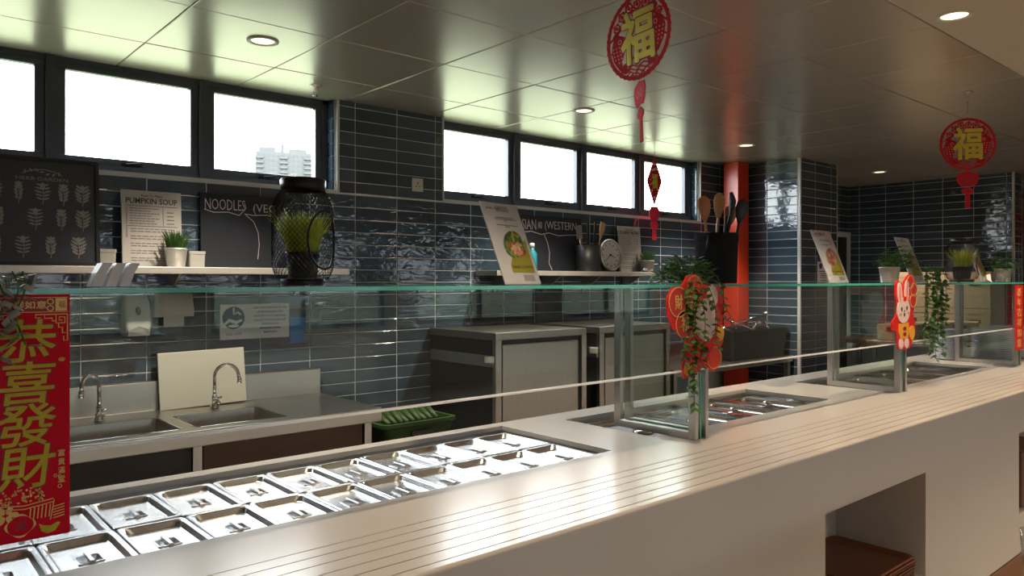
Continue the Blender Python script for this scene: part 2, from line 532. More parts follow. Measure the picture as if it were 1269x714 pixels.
# ---- windows
def window(n, x0, x1, panes, label):
    w = struct(link('window_%d' % n, None, None, (0, 0, 0)))
    y0, y1 = YW + 0.08, YW + 0.14
    z0, z1 = 2.018, ZC + 0.03
    MB().box(x0, x1, y0, y1, z1 - 0.055, z1).box(x0, x1, y0, y1, z0, z0 + 0.035).box(x0, x0 + 0.045, y0, y1, z0, z1).box(x1 - 0.045, x1, y0, y1, z0, z1).build('outer_frame', FRAME, w)
    for i, (a, b) in enumerate(panes):
        if i:
            m_ = (panes[i - 1][1] + a) / 2
            MB().box(m_ - 0.022, m_ + 0.022, y0 - 0.012, y1, z0, z1).build('mullion', FRAME, w)
        s = MB()
        t = 0.045
        pz0, pz1 = 2.092, 2.515
        s.box(a - t, b + t, y0 + 0.01, y1 - 0.005, pz1, z1 - 0.02).box(a - t, b + t, y0 + 0.01, y1 - 0.005, z0 + 0.03, pz0)
        s.box(a - t, a, y0 + 0.01, y1 - 0.005, pz0, pz1).box(b, b + t, y0 + 0.01, y1 - 0.005, pz0, pz1)
        so = s.build('sash', FRAME, w, bevel=0.004)
        MB().box(a - 0.005, b + 0.005, y1 - 0.03, y1 - 0.024, pz0 - 0.005, pz1 + 0.005).build('pane', WGLASS, w)
        mx_ = (a + b) / 2
        MB().box(mx_ - 0.05, mx_ + 0.05, y0 - 0.006, y0 + 0.012, 2.058, 2.070).tube([(mx_ - 0.03, y0 - 0.012, 2.066), (mx_ + 0.045, y0 - 0.022, 2.076)], 0.006, 6).build('handle', BLACKM, so)
    return w
p1 = [(-0.63, -0.05), (0.08, 0.67), (0.804, 1.402), (1.533, 2.141)]
window(1, -0.75, 2.226, p1, 'left')
p2 = [(3.094, 3.693), (3.821, 4.423), (4.545, 5.145), (5.280, 5.863)]
window(2, 3.032, 5.955, p2, 'right')

# ---- pier and far wall
XP, YP = 6.45, 3.47
pier = struct(MB().box(XP - 0.004, 7.148, YP - 0.004, 4.2, 0, 2.75).build('wall_pier', GROUT))
ZG2 = 2.536
tiles(pier, [(0.012, 0.72, 0.30, ZC)], (XP, 4.2, 0), (0, -1), R(-90), 0.107, ZG2, 300)
tiles(pier, [(XP + 0.012, 7.14, 0.30, ZC)], (0, YP, 0), (1, 0), 0, 6.727, ZG2, 300)
trim(6, XP - 0.010, XP + 0.010, YP - 0.010, YP + 0.010, 0, ZC)
trim(7, 7.138, 7.150, YP - 0.008, YP + 0.008, 0, ZC)
XF = 8.95
far = struct(MB().box(XF - 0.004, 9.22, 2.496, 4.36, 0, 2.75).build('wall_far', GROUT))
tiles(far, [(0.0, 1.69, 0.75, ZC)], (XF, 4.2, 0), (0, -1), R(-90), 0.128, ZG2, 300)
tiles(far, [(XF + 0.014, 9.2, 0.75, ZC)], (0, 2.5, 0), (1, 0), 0, 9.4, ZG2, 60)
trim(8, XF - 0.010, XF + 0.012, 2.490, 2.512, 0, ZC)
# wall strip behind the pier, tiled too
tiles(wall_back, [(7.15, 8.94, 0.75, ZC)], (0, YW, 0), (1, 0), 0, UG, ZG, 0)
# kitchen door beside the far corner
d = struct(link('door_1', None, None, (8.12, YW - 0.02, 0)))
MB().box(0, 0.06, -0.02, 0.03, 0, 2.03).box(0.74, 0.80, -0.02, 0.03, 0, 2.03).box(0.06, 0.74, -0.02, 0.03, 1.97, 2.03).build('door_frame', WHITE_TRIM, d)
MB().box(0.06, 0.74, 0.0, 0.02, 0, 1.97).build('door_leaf', CABD, d)

# walls that close the place
struct(MB().box(-3.15, -3, -5.6, 4.36, 0, 2.75).build('wall_left', PLASTER))
struct(MB().box(12, 12.15, -5.6, 6.0, 0, 2.75).build('wall_right', BEIGE))
struct(MB().box(9.22, 12, 4.36, 4.5, 0, 2.75).build('wall_rear_corner', PLASTER))
dw = MB()
YD = -5.6
dw.box(-3, 12, YD - 0.15, YD, 0, 0.85).box(-3, 12, YD - 0.15, YD, 2.15, 2.75)
wx = [-3.0, -0.2, 2.6, 5.4, 8.2, 11.0]
for x in wx:
    dw.box(x, x + 0.5 if x < 10 else 12, YD - 0.15, YD, 0.85, 2.15)
struct(dw.build('wall_dining', PLASTER))
for i, x in enumerate(wx[:-1]):
    w = struct(link('window_%d' % (i + 3), None, None, (x + 0.5, YD - 0.1, 0.85)))
    L = 2.3
    MB().box(0, L, 0, 0.06, 0, 0.06).box(0, L, 0, 0.06, 1.24, 1.30).box(0, 0.05, 0, 0.06, 0, 1.3).box(L - 0.05, L, 0, 0.06, 0, 1.3).build('outer_frame', FRAME, w)
    MB().box(L / 2 - 0.03, L / 2 + 0.03, 0, 0.06, 0.06, 1.24).build('mullion', FRAME, w)
    MB().box(0.05, L / 2 - 0.03, 0.025, 0.032, 0.06, 1.24).build('pane', DIMMING, w)
    MB().box(L / 2 + 0.03, L - 0.05, 0.025, 0.032, 0.06, 1.24).build('pane', DIMMING, w)

# ---- ceiling: metal panels over the kitchen, plaster over the hall
YBK = 1.29
ceil = struct(MB().box(-3, 12, YBK, 4.36, ZC + 0.014, ZC + 0.12).build('ceiling', DARKGAP))
struct(MB().box(-3, 12, -5.75, YBK, ZC, ZC + 0.12).build('ceiling_plaster', PLASTER))
P_ = 0.626
xs_ = [1.033 + P_ * i for i in range(-7, 18)]
ys_ = [YBK + 0.004, 1.90, 2.53, 3.155, 3.78, 4.345]
PMESH = {}
for j in range(5):
    for i in range(len(xs_) - 1):
        w_, h_ = xs_[i + 1] - xs_[i] - 0.005, ys_[j + 1] - ys_[j] - 0.005
        k = (round(w_, 3), round(h_, 3))
        if k not in PMESH:
            b = MB()
            b.loft([[(sx * (w_ / 2 - q), sy * (h_ / 2 - q), z) for sx, sy in ((-1, -1), (1, -1), (1, 1), (-1, 1))] for q, z in ((0, 0.013), (0, 0.003), (0.003, 0.0))], False, True)
            b.f[-1] = tuple(reversed(b.f[-1]))
            PMESH[k] = b.mesh('ceiling_panel', PANEL)
        o = link('ceiling_panel', PMESH[k], ceil, ((xs_[i] + xs_[i + 1]) / 2, (ys_[j] + ys_[j + 1]) / 2, ZC))
        o.rotation_euler = (random.uniform(-1, 1) * R(0.12), random.uniform(-1, 1) * R(0.12), 0)

# ---- downlights
def downlight(x, y, label, power=115, col=(1.0, 0.86, 0.68), spot=100):
    t = thing('downlight', label, 'ceiling light', (x, y, ZC), group='round recessed downlights')
    MB().lathe([(0.072, 0.0), (0.070, -0.006), (0.055, -0.007), (0.050, 0.0), (0.046, 0.004)], 28, cap0=False, cap1=False).build('bezel', WHITE_TRIM, t)
    MB().lathe([(0.0505, -0.002), (0.02, -0.0035), (0.001, -0.004)], 24, cap0=False).build('lens', CANDLE, t)
    ld = bpy.data.lights.new('lamp', 'SPOT')
    ld.energy = power; ld.color = col; ld.spot_size = R(spot); ld.spot_blend = 0.6; ld.shadow_soft_size = 0.04
    lo = link('lamp', ld, t, (0, 0, -0.02))
downlight(1.43, 3.39, 'round lit downlight above the left windows')
downlight(3.59, 3.42, 'round lit downlight in front of the second row of windows, nearest its first panes')
downlight(5.51, 3.43, 'round lit downlight above the red painted column')
downlight(7.90, 3.39, 'small lit downlight before the far dark tiled wall')
downlight(3.46, 1.18, 'round lit downlight in the plain plaster ceiling at top right', 95, (1.0, 0.76, 0.52), 84)
downlight(1.55, 1.18, 'lit downlight over the left half of the counter front, out of sight above', 55, (1.0, 0.76, 0.52), 84)
downlight(5.37, 1.18, 'lit downlight over the far end of the counter, out of sight above', 95, (1.0, 0.76, 0.52), 84)

for k, (x, y) in enumerate([(-0.6, -1.2), (1.6, -1.2), (3.8, -1.2), (6.0, -1.2), (1.6, -3.6), (4.9, -3.6)]):  # unseen hall lamps, added for warm fill light
    downlight(x, y, 'lit hall downlight behind the viewer, %s' % ['front row left', 'front row second', 'front row third', 'front row right', 'rear row left', 'rear row right'][k], (85, 60, 90, 110, 50, 90)[k], (1.0, 0.76, 0.52), 120)
# ---- sprinklers
def sprinkler(x, y, label):
    t = thing('sprinkler', label, 'sprinkler', (x, y, ZC))
    MB().lathe([(0.035, 0.0), (0.032, -0.006), (0.012, -0.010), (0.010, -0.03)], 18, cap0=False).build('escutcheon', STEEL, t)
    MB().tube([(0.010, 0, -0.03), (0.012, 0, -0.045), (0.0, 0, -0.055)], 0.003, 5).tube([(-0.010, 0, -0.03), (-0.012, 0, -0.045), (0.0, 0, -0.055)], 0.003, 5).lathe([(0.016, -0.056), (0.016, -0.059)], 14).build('deflector', CHROME, t)
sprinkler(1.985, 3.98, 'small metal fire sprinkler on the ceiling by the left windows')

# ================================================================== OUTSIDE
def tower():
    t = thing('apartment_tower', 'pale grey apartment tower seen far off through the window', 'building', (206, 456, -4.0), R(-24))
    H, Wd, Dp = 86.0, 34.0, 24.0
    MB().box(-Wd / 2, Wd / 2, 0, Dp, 0, H).build('wall', CONC, t)
    MB().box(-Wd / 2 + 2, -Wd / 2 + 12, 3, 16, H, H + 3.2).box(3, 14, 3, 18, H, H + 2.6).box(-2, 0.2, 3, 8, H, H + 5.5).build('roof_block', CONC, t)
    wm = MB().box(0, 1.7, -0.12, 0.05, 0, 1.7).mesh('window', CONCD)
    bm_ = MB().box(0, 4.6, -1.6, 0, 0, 1.1).mesh('balcony', CONC)
    for fl in range(9):
        z = H - 3.2 - fl * 3.0
        for k in range(11):
            link('window', wm, t, (-Wd / 2 + 1.2 + k * 2.95, 0, z))
        for x in (-Wd / 2 + 0.2, -2.3, Wd / 2 - 4.8):
            link('balcony', bm_, t, (x, 0, z - 1.25))
tower()
t = thing('canopy_roof', 'pale sloping roof edge seen through the second window pane', 'roof', (27.5, 29.1, -4.0))
MB().add([(-1.4, 0, 8.55), (1.3, 0, 9.65), (1.3, 3, 9.65), (-1.4, 3, 8.55), (-1.4, 0, 8.35), (1.3, 0, 9.40), (1.3, 3, 9.40), (-1.4, 3, 8.35)],
         [(0, 1, 2, 3), (7, 6, 5, 4), (0, 4, 5, 1), (1, 5, 6, 2), (2, 6, 7, 3), (3, 7, 4, 0)]).build('roof_slab', CONC, t)
MB().box(-1.0, 1.3, 0.4, 2.8, 0, 8.4).build('wall', CONC, t)
# ================================================================== COUNTER
ZT = 0.90
CX0, CX1 = -1.4, 7.3
WELLS = [(-0.72, 1.92, 1.70, 2.27), (2.20, 3.53, 1.745, 2.20), (3.98, 5.62, 1.715, 2.17)]
ct = thing('serving_counter', 'long white stone serving counter with grooved front edge and recessed wells', 'counter', (0, 0, 0))
# front with niches
NX = [(2.45, 3.29), (4.48, 5.32)]
NZ0, NZ1, NY = 0.27, 0.69, 1.60
f = MB()
YF = 1.228
xcur = CX0
for a, b in NX:
    f.box(xcur, a, YF, YF + 0.03, 0.08, 0.862)
    f.box(a, b, YF, YF + 0.03, NZ1, 0.862).box(a, b, YF, YF + 0.03, 0.08, NZ0)
    xcur = b
f.box(xcur, CX1, YF, YF + 0.03, 0.08, 0.862)
f.build('front_panel', SOLID, ct)
for a, b in NX:
    n = MB()
    n.box(a - 0.02, b + 0.02, NY, NY + 0.02, NZ0 - 0.02, NZ1 + 0.02)
    n.box(a - 0.02, a, YF + 0.03, NY, NZ0, NZ1).box(b, b + 0.02, YF + 0.03, NY, NZ0, NZ1)
    n.box(a - 0.02, b + 0.02, YF + 0.03, NY, NZ1, NZ1 + 0.02).box(a - 0.02, b + 0.02, YF + 0.03, NY, NZ0 - 0.02, NZ0)
    n.build('niche', SOLID, ct)
MB().box(CX0, CX1, YF + 0.05, YF + 0.07, 0, 0.08).build('plinth', TABLEW, ct)
MB().box(CX0, CX1, 2.29, 2.32, 0, 0.86).build('back_panel', SOLID, ct)
# top: strips between the grooves, then the field around the wells
GY = [1.259, 1.306, 1.351, 1.401, 1.447, 1.491]
ed = [YF] + GY
top = MB()
gw = 0.0017
for i, g in enumerate(ed):
    y0 = g + (gw if i else 0)
    y1 = (ed[i + 1] - gw) if i + 1 < len(ed) else 1.70
    if i == 0:
        n_ = 5
        prof = [(y0 + 0.008 * (1 - math.cos(R(90 * k / n_))) * 1.0, 0.892 + 0.008 * math.sin(R(90 * k / n_))) for k in range(n_ + 1)]
        loopA = [(CX0, y, z) for y, z in [(y0, 0.862)] + prof + [(y1, ZT), (y1, 0.862)]]
        loopB = [(CX1, y, z) for _, y, z in loopA]
        top.loft([loopA, loopB], True, True)
    else:
        top.box(CX0, CX1, y0, y1, 0.862, ZT)
top.box(CX0, CX1, 2.27, 2.326, 0.862, ZT)
xc = CX0
for (a, b, c_, d_) in WELLS:
    top.box(xc, a, 1.70, 2.27, 0.862, ZT)
    if c_ > 1.7005:
        top.box(a, b, 1.70, c_, 0.862, ZT)
    if d_ < 2.2695:
        top.box(a, b, d_, 2.27, 0.862, ZT)
    xc = b
top.box(xc, CX1, 1.70, 2.27, 0.862, ZT)
top.build('worktop', SOLID, ct)
for g in GY:
    MB().box(CX0 + 0.01, CX1 - 0.01, g - gw, g + gw, 0.87, 0.8965).build('groove', GROOVE, ct)
for (a, b, c_, d_) in WELLS:
    w = MB()
    e = 0.0015
    zb = 0.78
    w.box(a, b, c_, d_, zb - 0.004, zb)
    w.box(a, a + e, c_, d_, zb, 0.884).box(b - e, b, c_, d_, zb, 0.884).box(a, b, c_, c_ + e, zb, 0.884).box(a, b, d_ - e, d_, zb, 0.884)
    w.box(a, b, d_ - 0.03, d_, 0.862, 0.868).box(a, b, c_, c_ + 0.012, 0.862, 0.868)
    w.build('well_liner', STEEL, ct)

# ---- steel lids on the long well, two rows
def lid_mesh(w, h, recess=True):
    b = MB()
    w2, h2 = w / 2, h / 2
    L = []
    def rr(i, r, z):
        return rrect(-w2 + i, w2 - i, -h2 + i, h2 - i, r, z, 4)
    L += [rr(0.0, 0.010, -0.004), rr(0.0, 0.010, 0.004), rr(0.002, 0.011, 0.006), rr(0.009, 0.014, 0.006), rr(0.012, 0.016, 0.004),
          rr(0.018, 0.020, -0.008), rr(0.021, 0.019, -0.009)]
    base = rr(0.0, 0.012, 0)
    def el(rx, ry, z):
        return [(rx * math.cos(a), ry * math.sin(a), z) for a in [math.atan2(p[1] / h2, p[0] / w2) for p in base]]
    L += [el(0.036, 0.038, -0.009), el(0.034, 0.036, -0.006), el(0.030, 0.032, -0.006), el(0.026, 0.028, -0.020), el(0.012, 0.013, -0.024)]
    b.loft(L[:7], False, False, False)
    b.loft(L[6:], False, True, False)
    return b.mesh('lid', LIDSTEEL)
LM = lid_mesh(0.157, 0.262)
hb = MB()
hb.loft([[(sx * (0.0055 - q), sy * (0.033 - q), z) for sx, sy in ((-1, -1), (1, -1), (1, 1), (-1, 1))] for q, z in ((0, -0.010), (0, -0.003), (0.0015, -0.001))])
HM = hb.mesh('handle', LIDSTEEL)
pb = MB()
pb.loft([rrect(-0.070, 0.070, -0.121, 0.121, 0.02, 0.0, 3), rrect(-0.074, 0.074, -0.125, 0.125, 0.02, 0.080, 3), rrect(-0.077, 0.077, -0.129, 0.129, 0.012, 0.084, 3)], True, False)
PM = pb.mesh('pan', STEEL)
ordn = ['rightmost', 'second from right', 'third from right', 'fourth from right', 'fifth from right', 'sixth from right', 'seventh from right', 'eighth from right', 'ninth from right', 'tenth from right', 'eleventh from right', 'twelfth from right']
for row, (yc, rn) in enumerate(((1.832, 'front row'), (2.100, 'back row'))):
    for i in range(11):
        x = 1.823 - 0.1595 * i
        if x < 0.05: break
        o = thing('covered_pan', 'steel pan with wet lid, %s in the %s of the long well' % (ordn[i], rn), 'food pan', (x, yc, 0.784), group='steel lidded pans in the long well')
        l_ = link('lid', LM, o, (0, 0, 0.093))
        l_.rotation_euler = (random.uniform(-1, 1) * R(0.5), random.uniform(-1, 1) * R(0.7), random.uniform(-1, 1) * R(0.5))
        link('handle', HM, l_)
        link('pan', PM, o)
# ---- shorter wells: cross bars and dark pans with round knobs
def bars(well, xs, y0, y1, label):
    for i, x in enumerate(xs):
        o = MB().box(x - 0.011, x + 0.011, y0, y1, 0.868, 0.884).box(x - 0.016, x + 0.016, y0, y1, 0.866, 0.870).build('pan_support_bar', STEEL_POL)
        tag(o, label[i], 'bar', 'steel bars across the ' + well)
bars('middle well', [2.62, 2.92, 3.22, 3.50], 1.747, 2.198, ['polished steel bar across the middle well just behind the first glass frame', 'polished steel bar across the middle well, second from the glass frame',
     'polished steel bar across the middle well beside its last pan', 'polished steel bar closing the right end of the middle well'])
bars('far well', [4.36, 4.72, 5.08, 5.44], 1.717, 2.168, ['steel bar across the far well nearest the rabbit decoration', 'steel bar across the far well, second from the rabbit decoration',
     'steel bar across the far well, third from the rabbit decoration', 'steel bar across the far well nearest the stacked plates'])
PANIN = mat('pan_inside', (0.05, 0.045, 0.05), 0.35, 0.6, var=0.3)
PANNAVY = mat('pan_navy', (0.02, 0.03, 0.06), 0.3, 0.3)
PANRED = mat('pan_maroon', (0.10, 0.03, 0.025), 0.5, var=0.4, vscale=30)
def dark_pan(x0, x1, y0, y1, label, m, knob=True):
    t = thing('food_pan', label, 'food pan', ((x0 + x1) / 2, (y0 + y1) / 2, 0.86))
    w2, h2 = (x1 - x0) / 2, (y1 - y0) / 2
    MB().loft([rrect(-w2, w2, -h2, h2, 0.02, 0.006, 4), rrect(-w2 + 0.003, w2 - 0.003, -h2 + 0.003, h2 - 0.003, 0.02, 0.009, 4), rrect(-w2 + 0.014, w2 - 0.014, -h2 + 0.014, h2 - 0.014, 0.03, 0.008, 4),
               rrect(-w2 + 0.018, w2 - 0.018, -h2 + 0.018, h2 - 0.018, 0.03, -0.012, 4)], False, False, True).build('rim', STEEL_POL, t)
    MB().loft([rrect(-w2 + 0.017, w2 - 0.017, -h2 + 0.017, h2 - 0.017, 0.03, -0.012, 4), rrect(-w2 + 0.05, w2 - 0.05, -h2 + 0.05, h2 - 0.05, 0.05, -0.006, 4)], False, True).build('lid', m, t)
    if knob:
        MB().lathe([(0.045, -0.005), (0.043, 0.0), (0.014, 0.002), (0.012, 0.008), (0.022, 0.014), (0.020, 0.020), (0.002, 0.023)], 20).build('knob', STEEL_POL, t)
dark_pan(2.24, 2.60, 1.76, 2.185, 'shallow steel pan seen through the first glass end frame', PANIN)
dark_pan(2.64, 2.90, 1.76, 2.185, 'navy covered pan with bright round knob in the middle well', PANNAVY)
dark_pan(2.94, 3.20, 1.76, 2.185, 'maroon tinted covered pan in the middle well', PANRED)  # red reflection put into the lid colour
dark_pan(3.24, 3.48, 1.76, 2.185, 'grey covered pan at the right end of the middle well', PANIN)
dark_pan(4.00, 4.34, 1.73, 2.155, 'dark pan behind the second glass end frame', PANIN, False)
dark_pan(4.38, 4.70, 1.73, 2.155, 'maroon pan in the far well next to the hanging vine', PANRED, False)
dark_pan(4.74, 5.06, 1.73, 2.155, 'dark pan in the middle of the far well', PANIN, False)
dark_pan(5.10, 5.42, 1.73, 2.155, 'dark pan at the far end of the far well', PANIN, False)

# ---- trays in the niche
tr_b = MB()
def tray_mesh():
    b = MB()
    L = []
    for i, r, z in ((0.0, 0.035, 0.014), (0.0, 0.035, 0.018), (0.008, 0.03, 0.018), (0.022, 0.03, 0.003), (0.03, 0.03, 0.002)):
        L.append(rrect(-0.225 + i, 0.225 - i, -0.17 + i, 0.17 - i, r, z, 4))
    b.loft([rrect(-0.2, 0.2, -0.145, 0.145, 0.03, 0, 4)] + [L[0]], True, False)
    b.loft(L, False, True, True)
    return b.mesh('serving_tray', TRAYB)
TM = tray_mesh()
zt = NZ0 + 0.001
NT = 9
for i in range(NT):
    o = link('serving_tray', TM, None, (2.975 + random.uniform(-1, 1) * 0.003, 1.395 + random.uniform(-1, 1) * 0.003, zt + i * 0.0105))
    o.rotation_euler = (0, 0, random.uniform(-1, 1) * R(0.4))
    pos = 'topmost of the stack' if i == NT - 1 else 'lowest of the stack' if i == 0 else '%s from the bottom of the stack' % ['', 'second', 'third', 'fourth', 'fifth', 'sixth', 'seventh', 'eighth'][i]
    tag(o, 'dark brown plastic serving tray in the counter niche, ' + pos, 'tray', 'brown trays stacked in the niche')
tag(TM and MB().box(4.62, 5.10, 1.25, 1.56, NZ0 + 0.001, NZ0 + 0.30).build('tray_bin', TRAYB, bevel=0.02), 'dark brown bin inside the niche at the right picture edge', 'bin')

# ================================================================== SNEEZE GUARD
GF = [2.27, 4.00, 5.85]
ZS = 1.445
YGF, YGB = 1.625, 1.975
def guard_frame(x, label):
    t = thing('guard_frame', label, 'glass frame', (x, 0, ZT), group='glass end frames on the counter')
    H = ZS - ZT - 0.001
    for k, dx in enumerate((0.0, 0.062)):
        for y in (YGF, YGB):
            MB().box(dx - 0.009, dx + 0.009, y - 0.016, y + 0.016, 0.0, H).build('post', STEEL, t, bevel=0.002)
    MB().box(-0.011, 0.011, YGF + 0.016, YGB - 0.016, 0.0, 0.028).build('bottom_rail', STEEL, t, bevel=0.002)
    MB().box(0.050, 0.072, YGF + 0.016, YGB - 0.016, 0.0, 0.028).build('bottom_rail', STEEL, t, bevel=0.002)
    MB().box(-0.003, 0.003, YGF + 0.016, YGB - 0.016, 0.028, H).build('side_pane', GGLASS, t)
    MB().box(0.026, 0.034, YGF - 0.008, YGB, 0.0, H).build('middle_pane', GGLASS, t)
    MB().box(0.026, 0.034, YGF - 0.010, YGF - 0.008, 0.0, H).build('pane_edge', GEDGE, t)
guard_frame(GF[0], 'steel and glass end frame with red lantern decoration hung on it')
guard_frame(GF[1], 'steel and glass end frame behind the white rabbit decoration')
guard_frame(GF[2], 'steel and glass end frame standing in front of the stacked plates')
guard_frame(-0.42, 'steel and glass end frame left of the red banner')
bx_ = [-0.40, 2.298, 4.028, 5.90]
bl = ['long glass shelf with front pane above the steel lids', 'glass shelf with front pane over the middle well', 'glass shelf with front pane over the far well']
for i in range(3):
    x0, x1 = bx_[i] + 0.003, bx_[i + 1] - 0.003
    t = thing('glass_shelf', bl[i], 'glass shelf', (x0, 0, 0), group='glass shelves along the counter')
    L = x1 - x0
    MB().box(0, L, 1.590, 1.598, 1.158, ZS - 0.002).build('front_pane', GGLASS, t)
    MB().box(0, L, 1.587, 1.599, 1.1525, 1.158).build('pane_edge', GEDGEW, t)
    MB().box(0, L, 1.586, 2.06, ZS, ZS + 0.009).build('top_pane', GGLASS, t)
    MB().box(0, L, 1.580, 1.586, ZS - 0.0005, ZS + 0.0095).build('front_edge', GEDGE, t)
    MB().box(0, L, 2.06, 2.064, ZS - 0.0005, ZS + 0.0095).build('back_edge', GEDGE, t)
ZI = ZS + 0.0105   # things stand here

# ================================================================== KITCHEN BENCHES
ZB = 0.80
sk = thing('sink_bench', 'stainless steel double sink bench along the tiled wall', 'sink', (0, 0, 0))
SX0, SX1, SYF, SYB = -0.6, 2.10, 3.46, 4.17
bas = [(0.42, 1.12, 3.56, 3.92), (1.19, 1.62, 3.56, 3.92)]
m = MB()
m.box(SX0, SX1, SYF, 3.56, ZB - 0.035, ZB).box(SX0, SX1, 3.92, SYB, ZB - 0.035, ZB)
m.box(SX0, 0.42, 3.56, 3.92, ZB - 0.035, ZB).box(1.12, 1.19, 3.56, 3.92, ZB - 0.035, ZB).box(1.62, SX1, 3.56, 3.92, ZB - 0.035, ZB)
m.build('bench_top', STEEL, sk)
MB().box(SX0, SX1, SYF - 0.004, SYF + 0.012, ZB - 0.07, ZB + 0.002).box(SX1 - 0.012, SX1 + 0.003, SYF, SYB, ZB - 0.07, ZB + 0.002).build('front_edge', STEEL, sk, bevel=0.004)
MB().box(SX0, SX1 + 0.003, SYB - 0.02, SYB + 0.012, ZB, 0.945).box(SX0, SX1 + 0.003, SYB - 0.02, SYB + 0.024, 0.945, 0.95).build('splashback', STEEL, sk, bevel=0.003)
for (a, b, c_, d_) in bas:
    q = MB()
    q.loft([rrect(a, b, c_, d_, 0.03, ZB, 4), rrect(a + 0.01, b - 0.01, c_ + 0.01, d_ - 0.01, 0.03, ZB - 0.10, 4), rrect(a + 0.03, b - 0.03, c_ + 0.03, d_ - 0.03, 0.03, ZB - 0.24, 4)], False, True, True)
    o = q.build('basin', STEEL_DK, sk)
    MB().lathe([(0.03, 0.002), (0.022, 0.001)], 16, ((a + b) / 2, (c_ + d_) / 2, ZB - 0.24)).build('drain', CHROME, o)
    # basin flange corner rails
    MB().loft([rrect(a - 0.012, b + 0.012, c_ - 0.012, d_ + 0.012, 0.03, ZB + 0.0005, 4), rrect(a - 0.008, b + 0.008, c_ - 0.008, d_ + 0.008, 0.03, ZB + 0.003, 4), rrect(a, b, c_, d_, 0.03, ZB, 4)], False, False, True).build('basin_rim', STEEL_POL, sk)
for x in (SX0 + 0.05, 1.175, 2.045):
    for y in (SYF + 0.06, SYB - 0.06):
        MB().box(x - 0.02, x + 0.02, y - 0.02, y + 0.02, 0.0, ZB - 0.035).build('leg', STEEL, sk)
MB().box(SX0 + 0.08, 1.15, SYF + 0.05, SYF + 0.07, 0.08, ZB - 0.075).build('door_panel', CABD, sk)
MB().box(1.205, 2.015, SYF + 0.05, SYF + 0.07, 0.08, ZB - 0.075).build('door_panel', CABB, sk)
MB().box(SX0 + 0.08, 2.04, SYF + 0.07, SYB - 0.05, 0.06, 0.10).build('lower_shelf', STEEL, sk)

def faucet(x, y, flip, label):
    t = thing('tap', label, 'tap', (x, y, ZB + 0.001))
    MB().lathe([(0.024, 0), (0.022, 0.012), (0.015, 0.03), (0.016, 0.055), (0.012, 0.075)], 18).build('base', CHROME, t)
    pts = [(0, 0, 0.07), (0, 0, 0.15)]
    for k in range(9):
        a = PI - PI * k / 8
        pts.append((flip * (0.055 + 0.055 * math.cos(a)), -0.005 * k, 0.17 + 0.055 * math.sin(a)))
    pts.append((flip * 0.113, -0.045, 0.145))
    MB().tube(pts, 0.0095, 10).build('spout', CHROME, t)
    MB().lathe([(0.013, 0), (0.012, 0.03)], 12, (flip * 0.113, -0.045, 0.125)).build('aerator', CHROME, t)
    h = MB()
    h.tube([(0.0, -0.012, 0.045), (0.0, -0.035, 0.05)], 0.007, 8)
    for a in range(4):
        h.tube([(0.0, -0.035, 0.05), (0.026 * math.cos(a * PI / 2 + 0.5), -0.04, 0.05 + 0.026 * math.sin(a * PI / 2 + 0.5))], [0.006, 0.008], 6)
    h.build('cross_handle', CHROME, t)
faucet(0.885, 3.985, -0.75, 'dark chrome gooseneck tap over the left sink, spout turned left')
faucet(1.435, 4.02, 1, 'chrome gooseneck tap standing before the cream cutting board')

# large cream cutting board leaning on the splashback
o = MB().box(-0.225, 0.225, -0.008, 0.008, 0.0, 0.295).build('cutting_board', CREAM, None, (1.418, 4.118, ZB + 0.002), bevel=0.003)
o.rotation_euler = (R(-6), R(-1.0), 0)
tag(o, 'large cream plastic cutting board leaning behind the sink tap', 'cutting board')

# wall mounted soap dispenser and paper towel box
t = thing('soap_dispenser', 'white wall soap dispenser above the left sink', 'dispenser', (1.085, 4.1935, 1.19))
MB().loft([rrect(-0.06, 0.06, -0.10, 0.0, 0.02, 0.0, 4), rrect(-0.065, 0.065, -0.11, 0.0, 0.02, 0.06, 4), rrect(-0.06, 0.06, -0.09, 0.0, 0.02, 0.16, 4), rrect(-0.055, 0.055, -0.07, 0.0, 0.02, 0.20, 4)], True, True, True).build('body', SHELL, t)
MB().ell(0, 0.125, 0.012, 0.022, -0.104, -0.088, 16).build('sight_window', BLACK, t)
MB().add([(x, y, z) for x, y, z in [(-0.05, -0.108, 0.0), (0.05, -0.108, 0.0), (0.05, -0.118, 0.03), (0.0, -0.120, 0.05), (-0.05, -0.118, 0.03), (-0.05, -0.09, 0.0), (0.05, -0.09, 0.0), (0.05, -0.09, 0.03), (0.0, -0.09, 0.05), (-0.05, -0.09, 0.03)]],
         [(0, 1, 2, 3, 4), (9, 8, 7, 6, 5), (0, 5, 6, 1), (1, 6, 7, 2), (2, 7, 8, 3), (3, 8, 9, 4), (4, 9, 5, 0)]).build('push_lever', GREYPOT, t)
t = thing('towel_dispenser', 'cream paper towel box on the wall next to the soap dispenser', 'dispenser', (1.26, 4.1935, 1.28))
MB().loft([rrect(-0.10, 0.10, -0.10, 0.0, 0.02, 0.0, 4), rrect(-0.10, 0.10, -0.11, 0.0, 0.02, 0.03, 4), rrect(-0.095, 0.095, -0.09, 0.0, 0.02, 0.12, 4)], True, True, True).build('body', CREAM, t)
MB().box(-0.05, 0.05, -0.085, -0.083, -0.05, 0.005).build('paper_towel', PAPER, t)

